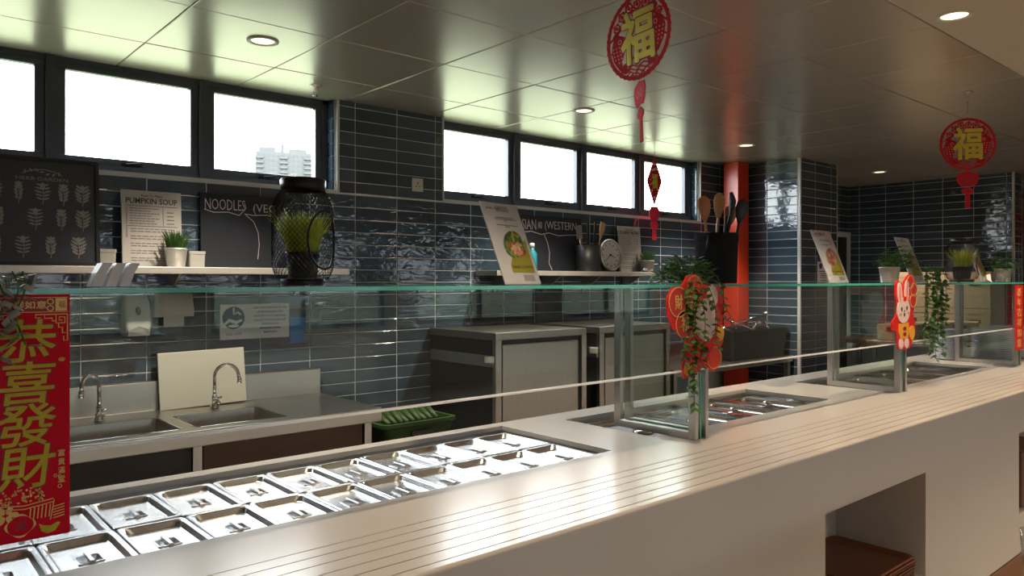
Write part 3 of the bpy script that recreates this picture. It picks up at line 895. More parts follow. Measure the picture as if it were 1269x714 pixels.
# hand washing sign
t = thing('hand_washing_sign', 'white hand washing notice with dark round pictogram on the tiles', 'sign', (1.725, 4.1925, 1.235))
MB().box(-0.20, 0.20, -0.004, 0.0, -0.095, 0.10).build('board', PAPERW, t)
MB().ell(-0.125, 0.025, 0.062, 0.062, -0.0052, -0.004, 28).build('pictogram_disc', NAVYINK, t)
g = MB()
g.ribbon([(-0.175, -0.01), (-0.15, 0.012), (-0.11, -0.002), (-0.08, 0.012)], [0.012, 0.02, 0.02, 0.012], -0.0062, -0.0052)
g.ribbon([(-0.125, 0.08), (-0.125, 0.045), (-0.10, 0.055), (-0.085, 0.04)], 0.012, -0.0062, -0.0052)
g.ell(-0.125, -0.02, 0.03, 0.008, -0.0062, -0.0052, 14)
g.build('pictogram', PAPERW, t)
for k, (s_, w_) in enumerate((('WASH YOUR HANDS BEFORE AND', 0.20), ('AFTER HANDLING FOOD', 0.15), ('PASTIKAN ANDA SENTIASA', 0.19), ('BASUH TANGAN SEBELUM', 0.18), ('DAN SELEPAS', 0.10), ('MENGENDALIKAN', 0.12), ('MAKANAN', 0.075))):
    text(s_, NAVYINK, t, w=w_, h=0.011, loc=(0.085, -0.0045, 0.078 - k * 0.023), off=0.01)
text('deli-chill', GREYINK, t, w=0.085, h=0.014, loc=(-0.125, -0.0045, -0.065))
tag(MB().box(0, 0.095, -0.004, 0, 0, 0.15).build('blue_notice', BLUE, None, (1.928, 4.1925, 1.10)), 'small plain blue sheet on the tiles beside the hand washing notice', 'notice')

# ---- undercounter appliances, work bench
def appliance(x0, x1, label, handle=True):
    t = thing('undercounter_fridge', label, 'fridge', (x0, 3.50, 0), group='steel undercounter appliances')
    L = x1 - x0
    MB().box(0.004, L - 0.004, 0.03, 0.685, 0.08, 1.11).build('carcass', BLACK, t)
    MB().box(0, L, 0.0, 0.69, 1.105, 1.15).build('top', STEEL_DK, t, bevel=0.004)
    MB().box(0, 0.045, 0.0, 0.03, 0.08, 1.105).build('front_stile', STEEL_DK, t)
    MB().box(L - 0.045, L, 0.0, 0.03, 0.08, 1.105).build('front_stile', STEEL_DK, t)
    dr = MB().box(0.05, L - 0.085, -0.006, 0.028, 0.14, 1.075).build('door', STEEL_DK, t, bevel=0.004)
    MB().box(L - 0.084, L - 0.047, 0.012, 0.028, 0.14, 1.075).build('handle_recess', BLACK, dr)
    MB().box(-0.012, 0.004, 0.02, 0.66, 0.945, 1.012).build('side_rail', STEEL, t)
    MB().loft([rrect(-0.05, 0.0, 0.0, 0.06, 0.02, 0.975, 3), rrect(-0.05, 0.0, 0.0, 0.06, 0.02, 1.01, 3)]).build('bracket', SHELL, t)
    for x in (0.05, L - 0.05):
        for y in (0.08, 0.62):
            MB().lathe([(0.02, 0), (0.02, 0.08)], 10, (x, y, 0)).build('foot', BLACK, t)
appliance(2.914, 3.70, 'steel undercounter fridge with dark side, right of the green crate')
appliance(3.83, 4.60, 'second steel undercounter fridge, behind the first glass end frame')
t = thing('work_bench', 'low stainless work bench ending at the tiled pier', 'bench', (4.68, 3.52, 0))
MB().box(0, 1.75, 0, 0.66, 0.735, 0.79).build('bench_top', STEEL, t, bevel=0.004)
MB().box(0, 1.75, 0.64, 0.66, 0.79, 0.90).build('splashback', STEEL, t)
for x in (0.04, 1.71):
    for y in (0.04, 0.62):
        MB().box(x - 0.02, x + 0.02, y - 0.02, y + 0.02, 0, 0.735).build('leg', STEEL, t)
MB().box(0.06, 1.69, 0.04, 0.62, 0.25, 0.27).build('lower_shelf', CABB, t)
# tub of cutlery and ladles on the bench
t = thing('utensil_tub', 'dark open tub piled with bright cutlery on the work bench', 'tub', (5.97, 3.75, 0.791))
MB().loft([rrect(-0.42, 0.42, -0.17, 0.17, 0.04, 0.0, 4), rrect(-0.45, 0.45, -0.19, 0.19, 0.04, 0.25, 4), rrect(-0.46, 0.46, -0.20, 0.20, 0.04, 0.255, 4), rrect(-0.43, 0.43, -0.17, 0.17, 0.04, 0.25, 4), rrect(-0.41, 0.41, -0.16, 0.16, 0.04, 0.20, 4)]).build('body', CABD, t)
cw_ = ['leftmost', 'second from left', 'third from left', 'fourth from left', 'fifth from left', 'fifth from right', 'fourth from right', 'third from right', 'second from right', 'rightmost']
for k in range(10):
    x, y = 5.97 - 0.36 + 0.08 * k, 3.75 + 0.10 * math.sin(k * 2.3)
    a = R(35 + 47 * k)
    b = MB()
    L = (0.22, 0.28, 0.25)[k % 3]
    b.tube([(-L / 2, 0, 0), (0, 0, 0.012), (L / 2 - 0.04, 0, 0.006)], [0.008, 0.006, 0.007], 6)
    b.lathe([(0.032, 0.014), (0.026, 0.004), (0.010, 0.0)], 12, (L / 2, 0, 0), sx=1.3, cap0=False)
    o = b.build('serving_spoon', CHROME, None, (x, y, 1.055 + 0.012 * (k % 4)), a)
    o.rotation_euler = (0, -0.1 - 0.12 * (k % 4), a)
    tag(o, 'bright steel serving spoon piled on the dark tub, ' + cw_[k], 'spoon', 'serving spoons piled on the dark tub')

# green crate on a dark bin
t = thing('waste_bin', 'dark low bin on the floor under the green crate', 'bin', (2.40, 3.72, 0))
MB().loft([rrect(-0.20, 0.20, -0.15, 0.15, 0.04, 0, 4), rrect(-0.23, 0.23, -0.18, 0.18, 0.05, 0.50, 4), rrect(-0.24, 0.24, -0.19, 0.19, 0.05, 0.51, 4), rrect(-0.24, 0.24, -0.19, 0.19, 0.05, 0.54, 4)], True, True).build('body', CABB, t)
t = thing('green_crate', 'green plastic crate standing low between the sink bench and the fridge', 'crate', (2.40, 3.72, 0.541))
b = MB()
w2, h2 = 0.235, 0.19
b.loft([rrect(-w2 + .03, w2 - .03, -h2 + .03, h2 - .03, 0.03, 0, 4), rrect(-w2, w2, -h2, h2, 0.04, 0.12, 4), rrect(-w2 - .012, w2 + .012, -h2 - .012, h2 + .012, 0.04, 0.125, 4), rrect(-w2 - .012, w2 + .012, -h2 - .012, h2 + .012, 0.04, 0.145, 4), rrect(-w2 + 0.01, w2 - 0.01, -h2 + .01, h2 - .01, 0.04, 0.145, 4), rrect(-w2 + .03, w2 - .03, -h2 + .03, h2 - .03, 0.03, 0.03, 4)], True, True)
b.build('body', CRATE, t)
MB().box(-0.07, 0.07, -h2 - 0.014, -h2 - 0.002, 0.065, 0.095).build('handle_slot', BLACK, t)
b = MB()
for k in range(9):
    b.tube([(-0.16 + 0.04 * k, -0.12, 0.13), (-0.15 + 0.04 * k, 0.0, 0.155 + 0.01 * (k % 3)), (-0.16 + 0.04 * k, 0.12, 0.13)], [0.012, 0.022, 0.012], 6)
b.build('folded_net', CRATE, t)
#PART3
# ================================================================== WALL SHELVES AND WHAT STANDS ON THEM
ZH = 1.535
def shelf(x0, x1, label):
    t = thing('wall_shelf', label, 'shelf', ((x0 + x1) / 2, 4.0, ZH))
    L = (x1 - x0) / 2
    MB().box(-L, L, -0.05, 0.192, -0.035, 0).build('board', SHELFM, t, bevel=0.003)
    for x in (-L * 0.80, -L * 0.25, L * 0.25, L * 0.80):
        MB().poly([(0, 0), (0.02, 0), (0.02, 0.02), (0, 0.02)], 0, 0)
        b = MB()
        b.add([(x - 0.006, 0.192, -0.035), (x + 0.006, 0.192, -0.035), (x + 0.006, -0.02, -0.035), (x - 0.006, -0.02, -0.035), (x - 0.006, 0.192, -0.16), (x + 0.006, 0.192, -0.16)],
              [(0, 1, 2, 3), (0, 4, 5, 1), (3, 2, 5, 4), (0, 3, 4), (1, 5, 2)])
        b.build('bracket', STEEL_DK, t)
shelf(-0.3, 2.185, 'steel wall shelf under the left windows')
shelf(3.30, 5.02, 'steel wall shelf under the right windows')
ZSH = ZH + 0.001

def lines(b, x0, x1, z0, dz, n, th, y0, y1, rag=0.25):
    for k in range(n):
        x = x0
        e = x1 - random.uniform(0, rag) * (x1 - x0)
        while x < e:
            w = random.uniform(0.012, 0.03) * (x1 - x0) / 0.2
            b.box(x, min(x + w, e), y0, y1, z0 - k * dz - th, z0 - k * dz)
            x += w + 0.005 * (x1 - x0) / 0.2

# herb poster
t = thing('framed_poster', 'black framed poster of pale herb drawings leaning under the left window', 'poster', (0.655, 4.09, ZSH), rx=R(-4))
w2, hh = 0.255, 0.505
MB().box(-w2, w2, -0.006, 0.006, 0.0, hh).build('print_sheet', mat('poster_grey', (0.040, 0.044, 0.054), 0.35, var=0.15, vscale=4), t)
MB().box(-w2, w2, -0.016, 0.010, 0, 0.016).box(-w2, w2, -0.016, 0.010, hh - 0.016, hh).box(-w2, -w2 + 0.016, -0.016, 0.010, 0.016, hh - 0.016).box(w2 - 0.016, w2, -0.016, 0.010, 0.016, hh - 0.016).build('frame', BLACK, t)
HERB = mat('herb_print', (0.30, 0.29, 0.28), 0.8, var=0.25, vscale=60)
text('HERB GARDEN', HERB, t, w=0.21, h=0.016, loc=(0.02, -0.0068, 0.405))
b = MB()
b.ribbon([(-0.06, 0.425), (-0.03, 0.442), (0.02, 0.450), (0.07, 0.442), (0.10, 0.425)], 0.004, -0.0075, -0.006)
for k in range(7):
    b.ell(-0.05 + 0.023 * k, 0.436 + 0.01 * math.sin(k), 0.010, 0.004, -0.0075, -0.006, 8, 0.5 * (k - 3))
b.build('crest', HERB, t)
rows = [(0.325, [-0.17, -0.075, 0.02, 0.105, 0.185]), (0.205, [-0.15, -0.01, 0.095, 0.185]), (0.075, [-0.16, -0.06, 0.05, 0.165])]
cnt = 0
for zc_, xs in rows:
    for x in xs:
        b = MB()
        st = cnt % 4
        b.ribbon([(x, zc_ - 0.04), (x + 0.004, zc_), (x, zc_ + 0.04)], 0.003, -0.0075, -0.006)
        for k in range(5):
            z = zc_ - 0.022 + k * 0.016
            for sgn in (-1, 1):
                ln = (0.025 - 0.003 * abs(k - 2)) * (1, 0.55, 0.9, 0.7)[st]
                b.ell(x + sgn * ln * 0.75, z + 0.010, ln * 0.8, 0.0055 - 0.0015 * (st == 2), -0.0075 - 0.0001 * k, -0.006, 10, sgn * (0.6, 1.0, 0.3, 0.8)[st])
        b.ell(x, zc_ + 0.047, 0.010, 0.016, -0.0076, -0.006, 10)
        b.build('herb_drawing', HERB, t)
        cnt += 1

def recipe(x, title, w, h, label, rxx=-4):
    t = thing('recipe_sign', label, 'sign', (x, 4.10, ZSH), rx=R(rxx))
    w2 = w / 2
    MB().box(-w2, w2, -0.008, 0.008, 0, h).build('board', SIGNPAPER, t, bevel=0.002)
    text('How To Make', INK, t, w=w * 0.36, h=0.012, loc=(0.0, -0.0085, h * 0.935), shear=0.2)
    text(title, INK, t, w=w * 0.86, h=h * 0.075, loc=(0, -0.0085, h * 0.865), off=0.012)
    b = MB()
    y0, y1 = -0.0092, -0.008
    b.box(-w2 * 0.86, w2 * 0.86, y0, y1, h * 0.795, h * 0.800).box(-w2 * 0.86, w2 * 0.86, y0, y1, h * 0.53, h * 0.535).box(w2 * 0.36, w2 * 0.37, y0, y1, h * 0.54, h * 0.79)
    b.build('rule_lines', INK, t)
    b = MB()
    lines(b, -w2 * 0.74, w2 * 0.26, h * 0.770, h * 0.033, 7, h * 0.012, y0, y1, 0.35)
    lines(b, w2 * 0.50, w2 * 0.74, h * 0.73, h * 0.05, 4, h * 0.014, y0, y1, 0.1)
    for k in range(5):
        lines(b, -w2 * 0.72, w2 * 0.78, h * (0.50 - 0.095 * k), h * 0.033, 2, h * 0.011, y0, y1, 0.3)
    tag(b.build('fine_print', GREYINK, t), kind='stuff')
    text('INGREDIENTS', GREYINK, t, w=h * 0.22, h=0.008, loc=(-w2 * 0.84, -0.0085, h * 0.665), ry=R(-90), rx=R(90))
    text('METHOD', GREYINK, t, w=h * 0.14, h=0.008, loc=(-w2 * 0.84, -0.0085, h * 0.45), ry=R(-90), rx=R(90))
recipe(1.155, 'PUMPKIN SOUP', 0.285, 0.385, 'pale recipe board headed pumpkin soup on the left shelf')
recipe(4.865, 'BLUEBERRY MUFFINS', 0.275, 0.375, 'pale recipe board headed blueberry muffins beside the clock')

# chalkboards
def squig(p, n=10):
    return p
t = thing('chalkboard', 'black chalkboard lettered noodles, standing behind the wire lantern', 'chalkboard', (1.68, 4.15, ZSH), rx=R(-3))
MB().box(-0.27, 0.27, -0.006, 0.006, 0, 0.405).build('slate', SLATE, t, bevel=0.002)
text('NOODLES', CHALK, t, w=0.22, h=0.058, loc=(-0.135, -0.0065, 0.345), off=-0.008)
text('(VEG', CHALK, t, w=0.13, h=0.060, loc=(0.085, -0.0065, 0.33), off=-0.008)
b = MB()
b.ribbon([(-0.25, 0.315), (-0.20, 0.300), (-0.12, 0.305), (-0.06, 0.290), (-0.02, 0.335), (-0.03, 0.36)], 0.004, -0.0068, -0.006)
b.ribbon([(-0.03, 0.30), (0.02, 0.295), (0.10, 0.300), (0.2, 0.285)], 0.004, -0.0068, -0.006)
b.ribbon([(-0.03, 0.30), (0.02, 0.26), (0.045, 0.20), (0.05, 0.13), (0.04, 0.05)], 0.003, -0.0068, -0.006)
b.build('chalk_line', CHALK, t)
t = thing('chalkboard', 'black chalkboard lettered Asian and Western behind the salad card', 'chalkboard', (3.985, 4.15, ZSH), rx=R(-3))
MB().box(-0.36, 0.36, -0.006, 0.006, 0, 0.415).build('slate', SLATE, t, bevel=0.002)
text('ASIAN', CHALK, t, w=0.19, h=0.075, loc=(-0.225, -0.0065, 0.345), off=-0.005)
text('AND', CHALK, t, w=0.045, h=0.05, loc=(-0.09, -0.0065, 0.345))
text('(WESTERN', CHALK, t, w=0.34, h=0.08, loc=(0.13, -0.0065, 0.34), off=-0.005)
b = MB()
b.ribbon([(-0.34, 0.305), (-0.27, 0.285), (-0.18, 0.295), (-0.08, 0.275), (0.0, 0.29), (0.10, 0.272), (0.20, 0.280), (0.32, 0.285)], 0.006, -0.0068, -0.006)
b.ribbon([(-0.05, 0.275), (-0.02, 0.22), (0.0, 0.14), (-0.01, 0.06), (0.02, 0.01)], 0.005, -0.0068, -0.006)
b.build('chalk_line', CHALK, t)

# ---- plants
def grass(n, r, h, spread, seed=1):
    rnd = random.Random(seed)
    b = MB()
    for k in range(n):
        a = rnd.uniform(0, 2 * PI); q = r * math.sqrt(rnd.random())
        x, y = q * math.cos(a), q * math.sin(a)
        hh = h * rnd.uniform(0.6, 1.05)
        l = spread * (0.3 + q / r) * rnd.uniform(0.5, 1.3)
        dx, dy = l * math.cos(a), l * math.sin(a)
        w = 0.0028 * rnd.uniform(0.7, 1.3) * h / 0.1
        sx, sy = -math.sin(a + rnd.uniform(-1, 1)) * w, math.cos(a) * w
        p = []
        for t_, f_ in ((0, 1), (0.5, 0.9), (0.8, 0.6)):
            cx_, cy_, cz_ = x + dx * t_ * t_, y + dy * t_ * t_, hh * t_
            p += [(cx_ - sx * f_, cy_ - sy * f_, cz_), (cx_ + sx * f_, cy_ + sy * f_, cz_)]
        p.append((x + dx, y + dy, hh))
        b.add(p, [(0, 1, 3, 2), (2, 3, 5, 4), (4, 5, 6)], True)
    return b
def grass_pot(name, label, loc, r, h, gh, gm, pm, n=90, seed=1, spread=0.03):
    t = thing(name, label, 'plant', loc)
    MB().lathe([(r * 0.78, 0), (r * 0.80, 0.004), (r * 0.97, h * 0.9), (r, h * 0.9), (r, h), (r * 0.92, h), (r * 0.90, h * 0.88)], 24).build('pot', pm, t)
    g = grass(n, r * 0.8, gh, spread, seed).build('grass', gm, t, (0, 0, h * 0.88))
    tag(g, kind='stuff')
    return t
grass_pot('potted_grass', 'small grass plant in a zinc pot before the pumpkin soup board', (1.245, 4.03, ZSH), 0.055, 0.095, 0.105, GRASSD, ZINC, 150, 3, 0.035)
grass_pot('potted_grass', 'small grass plant in a pale pot at the right end of the shelf', (4.985, 4.03, ZSH), 0.062, 0.095, 0.095, GRASSD, GREYPOT, 150, 4, 0.03)
# tins and hooks between the boards
for x, l in ((0.945, 'small grey tin between the herb poster and the recipe board'), (1.375, 'small grey tin between the zinc pot and the chalkboard')):
    t = thing('small_tin', l, 'tin', (x, 4.13, ZSH))
    MB().loft([rrect(-0.04, 0.04, -0.03, 0.03, 0.01, 0, 3), rrect(-0.042, 0.042, -0.032, 0.032, 0.01, 0.07, 3)]).build('body', GREYPOT, t)
    MB().loft([rrect(-0.044, 0.044, -0.034, 0.034, 0.01, 0.07, 3), rrect(-0.044, 0.044, -0.034, 0.034, 0.01, 0.085, 3)]).build('lid', GREYPOT, t)

# clock
t = thing('wall_clock', 'round white clock with steel rim standing on the right shelf', 'clock', (4.575, 4.09, ZSH + 0.13), rx=R(-5))
Mc = Matrix.Rotation(R(90), 4, 'X')
MB().lathe([(0.125, 0.0), (0.130, 0.03), (0.122, 0.045), (0.112, 0.040), (0.110, 0.02)], 40, cap0=True, cap1=False, M=Mc).build('rim', STEEL, t)
MB().ell(0, 0, 0.111, 0.111, -0.022, -0.018, 40).build('dial', PAPER, t)
b = MB()
for k in range(12):
    a = k * PI / 6
    b.ell(0.088 * math.sin(a), 0.088 * math.cos(a), 0.004, 0.009, -0.0235, -0.0215, 8, -a)
b.build('hour_marks', INK, t)
MB().ribbon([(0.01, 0.012), (-0.055, -0.045)], [0.007, 0.003], -0.026, -0.0245).build('minute_hand', INK, t)
MB().ribbon([(-0.01, 0.006), (0.05, -0.022)], [0.008, 0.004], -0.028, -0.0265).build('hour_hand', INK, t)
MB().ell(0, 0, 0.008, 0.008, -0.030, -0.022, 12).build('hub', INK, t)

# bell
t = thing('call_bell', 'tiny chrome call bell beside the muffin board', 'bell', (4.905, 3.985, ZSH))
MB().lathe([(0.030, 0), (0.030, 0.006)], 18).build('base', BLACKM, t)
MB().lathe([(0.028, 0.008), (0.025, 0.022), (0.012, 0.032), (0.002, 0.034)], 18).build('dome', CHROME, t)
MB().lathe([(0.004, 0.034), (0.004, 0.042)], 8).build('button', CHROME, t)

# bottles by the chalkboard
def bottle(x, y, label, h, r, m):
    t = thing('bottle', label, 'bottle', (x, y, ZSH))
    MB().lathe([(r * 0.95, 0), (r, 0.006), (r, h * 0.62), (r * 0.45, h * 0.76), (r * 0.42, h * 0.84)], 18).build('body', m, t)
    MB().lathe([(r * 0.5, h * 0.84), (r * 0.5, h * 0.97), (r * 0.3, h)], 14).build('cap', SHELL, t)
bottle(3.695, 4.03, 'teal bottle with pale cap half hidden by the salad card', 0.20, 0.036, TEAL)
bottle(3.60, 4.10, 'taller teal spray bottle behind the salad card', 0.30, 0.034, TEAL)

def spoon(loc, L, m, kind, tilt, az, label, name):
    """utensil leaning inside a holder"""
    t = thing(name, label, 'utensil', loc)
    t.rotation_euler = (0, tilt, az)
    MB().tube([(0, 0, 0), (0, 0, L * 0.5), (0, 0, L * 0.72)], [0.006, 0.0055, 0.006], 8).build('handle', m, t)
    b = MB()
    if kind == 'spoon':
        b.lathe([(0.008, L * 0.70), (0.022, L * 0.78), (0.031, L * 0.88), (0.026, L * 0.96), (0.008, L * 1.0)], 16, sy=0.3)
    elif kind == 'spatula':
        b.loft([rrect(-0.010, 0.010, -0.004, 0.004, 0.003, L * 0.68, 2), rrect(-0.028, 0.028, -0.004, 0.004, 0.003, L * 0.84, 2), rrect(-0.030, 0.026, -0.003, 0.003, 0.002, L * 1.0, 2)])
    elif kind == 'slotted':
        for k in range(4):
            b.box(-0.03 + k * 0.016, -0.020 + k * 0.016, -0.003, 0.003, L * 0.74, L)
        b.box(-0.03, 0.028, -0.003, 0.003, L * 0.70, L * 0.75).box(-0.03, 0.028, -0.003, 0.003, L * 0.97, L)
    elif kind == 'tongs':
        b.tube([(0.004, 0, L * 0.4), (0.02, 0, L * 0.7), (0.022, 0, L * 0.9), (0.010, 0, L)], [0.006, 0.010, 0.016, 0.008], 8)
    elif kind == 'stick':
        b.box(-0.010, 0.010, -0.004, 0.004, L * 0.55, L)
    b.build('head', m, t)
# black holder on the right shelf
t = thing('utensil_holder', 'black cylindrical utensil holder on the shelf beside the clock', 'holder', (4.29, 4.04, ZSH))
MB().lathe([(0.092, 0), (0.095, 0.005), (0.102, 0.20), (0.098, 0.20), (0.092, 0.01)], 28).build('body', BLACK, t)
zb_ = ZSH + 0.012
spoon((4.345, 4.03, zb_), 0.385, WOODL, 'spatula', R(16), 0, 'wooden spatula leaning right out of the shelf utensil holder', 'wooden_spatula')
spoon((4.31, 4.02, zb_), 0.37, BLACK, 'stick', R(6), 0, 'thin black utensil standing right in the shelf holder', 'black_utensil')
spoon((4.27, 4.02, zb_), 0.36, BLACK, 'stick', R(-1), 0, 'thin black utensil standing in the middle of the shelf holder', 'black_utensil')
spoon((4.25, 4.06, zb_), 0.345, WOOD, 'stick', R(-4), 0, 'reddish wooden handle in the shelf utensil holder', 'wooden_stirrer')
spoon((4.22, 4.03, zb_), 0.34, STEEL, 'slotted', R(-8), 0, 'slotted steel turner at left in the shelf utensil holder', 'slotted_turner')

# socket
t = thing('wall_socket', 'white square power socket on the tiles between the windows', 'socket', (2.816, 4.1935, 2.095))
MB().box(-0.043, 0.043, -0.010, 0, -0.043, 0.043).build('plate', SHELL, t, bevel=0.003)
b = MB(); b.box(-0.004, 0.004, -0.0108, -0.0095, 0.006, 0.018).box(-0.018, -0.008, -0.0108, -0.0095, -0.014, -0.008).box(0.008, 0.018, -0.0108, -0.0095, -0.014, -0.008)
b.build('pin_holes', BLACK, t)
MB().box(0.018, 0.030, -0.014, -0.0095, 0.012, 0.030).build('switch', SHELL, t)

# red column by the pier
t = thing('red_column', 'bright red square painted pipe casing from floor to ceiling', 'column', (6.30, 4.02, 0))
MB().box(-0.095, 0.082, -0.075, 0.08, 0, ZC - 0.002).build('casing', REDP, t, bevel=0.004)
b = MB()
for z in (1.55, 1.95, 2.35):
    b.box(-0.097, 0.085, -0.078, 0.08, z, z + 0.006)
b.build('joint_bands', REDP, t)

# safety notice on the pier
t = thing('safety_notice', 'narrow blue and white safety notice on the pier behind a menu card', 'sign', (6.865, YP - 0.008, 1.44))
MB().box(-0.115, 0.115, -0.004, 0.0, 0, 0.26).build('board', PAPERW, t)
MB().box(-0.115, 0.115, -0.0052, -0.004, 0.20, 0.26).build('header_band', NAVYINK, t)
b = MB(); b.ell(-0.055, 0.160, 0.028, 0.028, -0.0052, -0.004).ell(0.045, 0.160, 0.028, 0.028, -0.0052, -0.004)
b.build('pictograms', NAVYINK, t)
b = MB(); lines(b, -0.08, 0.08, 0.115, 0.018, 1, 0.009, -0.005, -0.004, 0.0); lines(b, -0.06, 0.06, 0.09, 0.017, 3, 0.006, -0.005, -0.004, 0.1); lines(b, -0.05, 0.05, 0.028, 0.01, 1, 0.008, -0.005, -0.004, 0.0)
tag(b.build('fine_print', NAVYINK, t), kind='stuff')

# ================================================================== ON THE GLASS SHELF
# menu cards in leaning stands
def card(x, y, rz, w, h, label, title, lean, pm):
    t = thing('menu_card', label, 'menu card', (x, y, ZI))
    t.rotation_euler = (0, 0, rz)
    q = link('card_panel', None, t, (0, 0, 0))
    bpy.data.objects.remove(q)
    M = Matrix.Rotation(-lean, 4, 'X')
    def bd(b, name, m, parent=t):
        return b.build(name, m, parent)
    MB().box(0, w, -0.0015, 0.0015, 0, h, M).build('card', PAPERW, t)
    MB().box(-0.002, w + 0.002, -0.0035, -0.0025, 0, h, M).box(-0.002, w + 0.002, 0.0025, 0.0035, 0, h, M).build('acrylic_cover', CLEAR, t)
    MB().box(0, w, -0.002, h * math.sin(lean) * 0.75, 0, 0.003).build('acrylic_foot', CLEAR, t)
    y0, y1 = -0.0022, -0.0014
    b = MB()
    b.poly([(w * 0.30, h * 0.14), (w * 0.30, h * 0.22), (w * 0.42, h * 0.34), (w * 0.62, h * 0.42), (w * 0.93, h * 0.56), (w * 0.93, h * 0.14)], y0, y1, M)
    b.build('colour_block', OLIVE, t)
    b = MB(); b.ell(w * 0.56, h * 0.49, w * 0.30, h * 0.155, y0 - 0.0003, y1, 26, 0.5, M)
    if pm == 'salad':
        b.build('food_photo', SCREENING, t)
        b = MB(); b.ell(w * 0.62, h * 0.43, w * 0.24, h * 0.085, y0 - 0.0006, y1, 22, -0.1, M); b.build('food_photo', PHOTO_RED, t)
    else:
        b.build('food_photo', PHOTO_BROWN, t)
    b = MB(); b.box(w * 0.36, w * 0.70, y0, y1, h * 0.895, h * 0.965, M).box(w * 0.56, w * 0.86, y0, y1, h * 0.04, h * 0.115, M)
    b.build('tape', mat('tape_grey', (0.45, 0.42, 0.42), 0.4), t)
    b = MB()
    for zz, a_, e_ in ((0.815, 0.30, 0.78), (0.795, 0.25, 0.84), (0.775, 0.50, 0.56), (0.72, 0.26, 0.84), (0.70, 0.48, 0.60)):
        b.box(w * a_, w * e_, y0, y1, h * zz, h * (zz + 0.010), M)
    tag(b.build('fine_print', GREYINK, t), kind='stuff')
    for s_, w_, h_, zz, xx, m_ in (('deli-chill', 0.36, 0.032, 0.93, 0.29, INK), (title, 0.56, 0.035, 0.21, 0.62, INK)):
        if s_:
            p = M @ Vector((w * xx, -0.0024, h * zz))
            text(s_, m_, t, w=w * w_, h=h * h_, loc=p, rx=R(90) - lean, ext=0.0003)
card(1.537, 1.80, R(14), 0.205, 0.285, 'white salad counter card leaning back, with olive block and salad photo', 'SALAD COUNTER', R(21), 'salad')
card(3.640, 1.80, R(2), 0.215, 0.285, 'white menu card with round brown dish photo before the tiled pier', 'VEGETARIAN', R(21), 'b')
card(4.63, 1.80, R(2), 0.215, 0.285, 'white menu card half hidden behind the potted vine by the rabbit', None, R(21), 'b')
card(5.70, 1.78, R(2), 0.185, 0.275, 'white menu card at the far right, beside the farthest potted vine', None, R(21), 'b')

# brochure stand
t = thing('brochure_stand', 'clear plastic stand with white leaflets on the glass shelf at left', 'brochure stand', (0.395, 1.845, ZI), R(0))
for k in range(3):
    a = 0.028 * k
    b = MB()
    pts = [(0.0, 0.0), (0.010, 0.03), (0.022, 0.052)]
    L0 = [(a + px, 0.0, pz) for px, pz in pts]; L1 = [(a + px + 0.02, 0.0, pz) for px, pz in pts]
    b.add(L0 + L1 + [(x, y + 0.05, z) for x, y, z in L0 + L1], [(0, 3, 4, 1), (1, 4, 5, 2), (6, 7, 10, 9), (7, 8, 11, 10), (0, 1, 7, 6), (1, 2, 8, 7), (3, 9, 10, 4), (4, 10, 11, 5), (2, 5, 11, 8), (0, 6, 9, 3)])
    b.build('leaflet', PAPERW, t)
MB().box(-0.004, 0.085, -0.004, 0.06, -0.0005, 0.003).box(-0.004, -0.001, -0.004, 0.06, 0.003, 0.03).build('acrylic_base', CLEAR, t)

# wire lantern with grass
def lantern(x, y, Rr, H, label, glabel, seed, turn=0.0):
    t = thing('wire_lantern', label, 'lantern', (x, y, ZI))
    prof = [(0.70, 0.0), (0.70, 0.03), (0.86, 0.08), (0.98, 0.16), (1.0, 0.3), (1.0, 0.65), (0.96, 0.76), (0.80, 0.86), (0.66, 0.90)]
    def rad(z):
        for (r0, z0), (r1, z1) in zip(prof, prof[1:]):
            if z0 <= z <= z1:
                return Rr * (r0 + (r1 - r0) * (z - z0) / (z1 - z0))
        return Rr * prof[-1][0]
    b = MB()
    N, ns = 40, 22
    oa, oz = R(-72) + turn, 0.42           # oval opening
    for sg in (-1, 1):
        for k in range(N):
            run = []
            for i in range(ns + 1):
                z = 0.06 + 0.83 * i / ns
                a = 2 * PI * k / N + sg * 2.6 * i / ns
                da = (a - oa + PI) % (2 * PI) - PI
                inside = (da / 0.62) ** 2 + ((z - oz) / 0.27) ** 2 < 1
                if inside:
                    if len(run) > 1: b.tube(run, 0.0008, 3, False, False)
                    run = []
                else:
                    q = rad(z)
                    run.append((q * math.cos(a), q * math.sin(a), z * H))
            if len(run) > 1: b.tube(run, 0.0008, 3, False, False)
    b.build('wire_mesh', BLACKM, t)
    pts = []
    for i in range(29):
        u = 2 * PI * i / 28
        z = oz + 0.27 * math.sin(u); a = oa + 0.62 * math.cos(u)
        pts.append((rad(z) * 1.01 * math.cos(a), rad(z) * 1.01 * math.sin(a), z * H))
    MB().tube(pts, 0.003, 6, False).build('opening_ring', BLACKM, t)
    MB().lathe([(Rr * 0.66, H * 0.885), (Rr * 0.72, H * 0.89), (Rr * 0.74, H * 0.93), (Rr * 0.74, H * 0.985), (Rr * 0.70, H), (Rr * 0.5, H)], 32, cap0=False).build('lid', BLACKM, t)
    MB().lathe([(Rr * 0.70, 0), (Rr * 0.72, 0.004), (Rr * 0.72, H * 0.06), (Rr * 0.70, H * 0.065)], 32).build('base', BLACKM, t)
    pts = [(Rr * 0.72 * math.cos(PI * k / 10), Rr * 0.2 * 0, H * 0.965 + 0.012 * math.sin(PI * k / 10)) for k in range(11)]
    MB().tube(pts, 0.002, 5).build('carry_handle', BLACKM, t)
    return t
lantern(0.893, 1.86, 0.079, 0.278, 'black wire mesh lantern with domed lid holding grass, on the left glass shelf', '', 5)
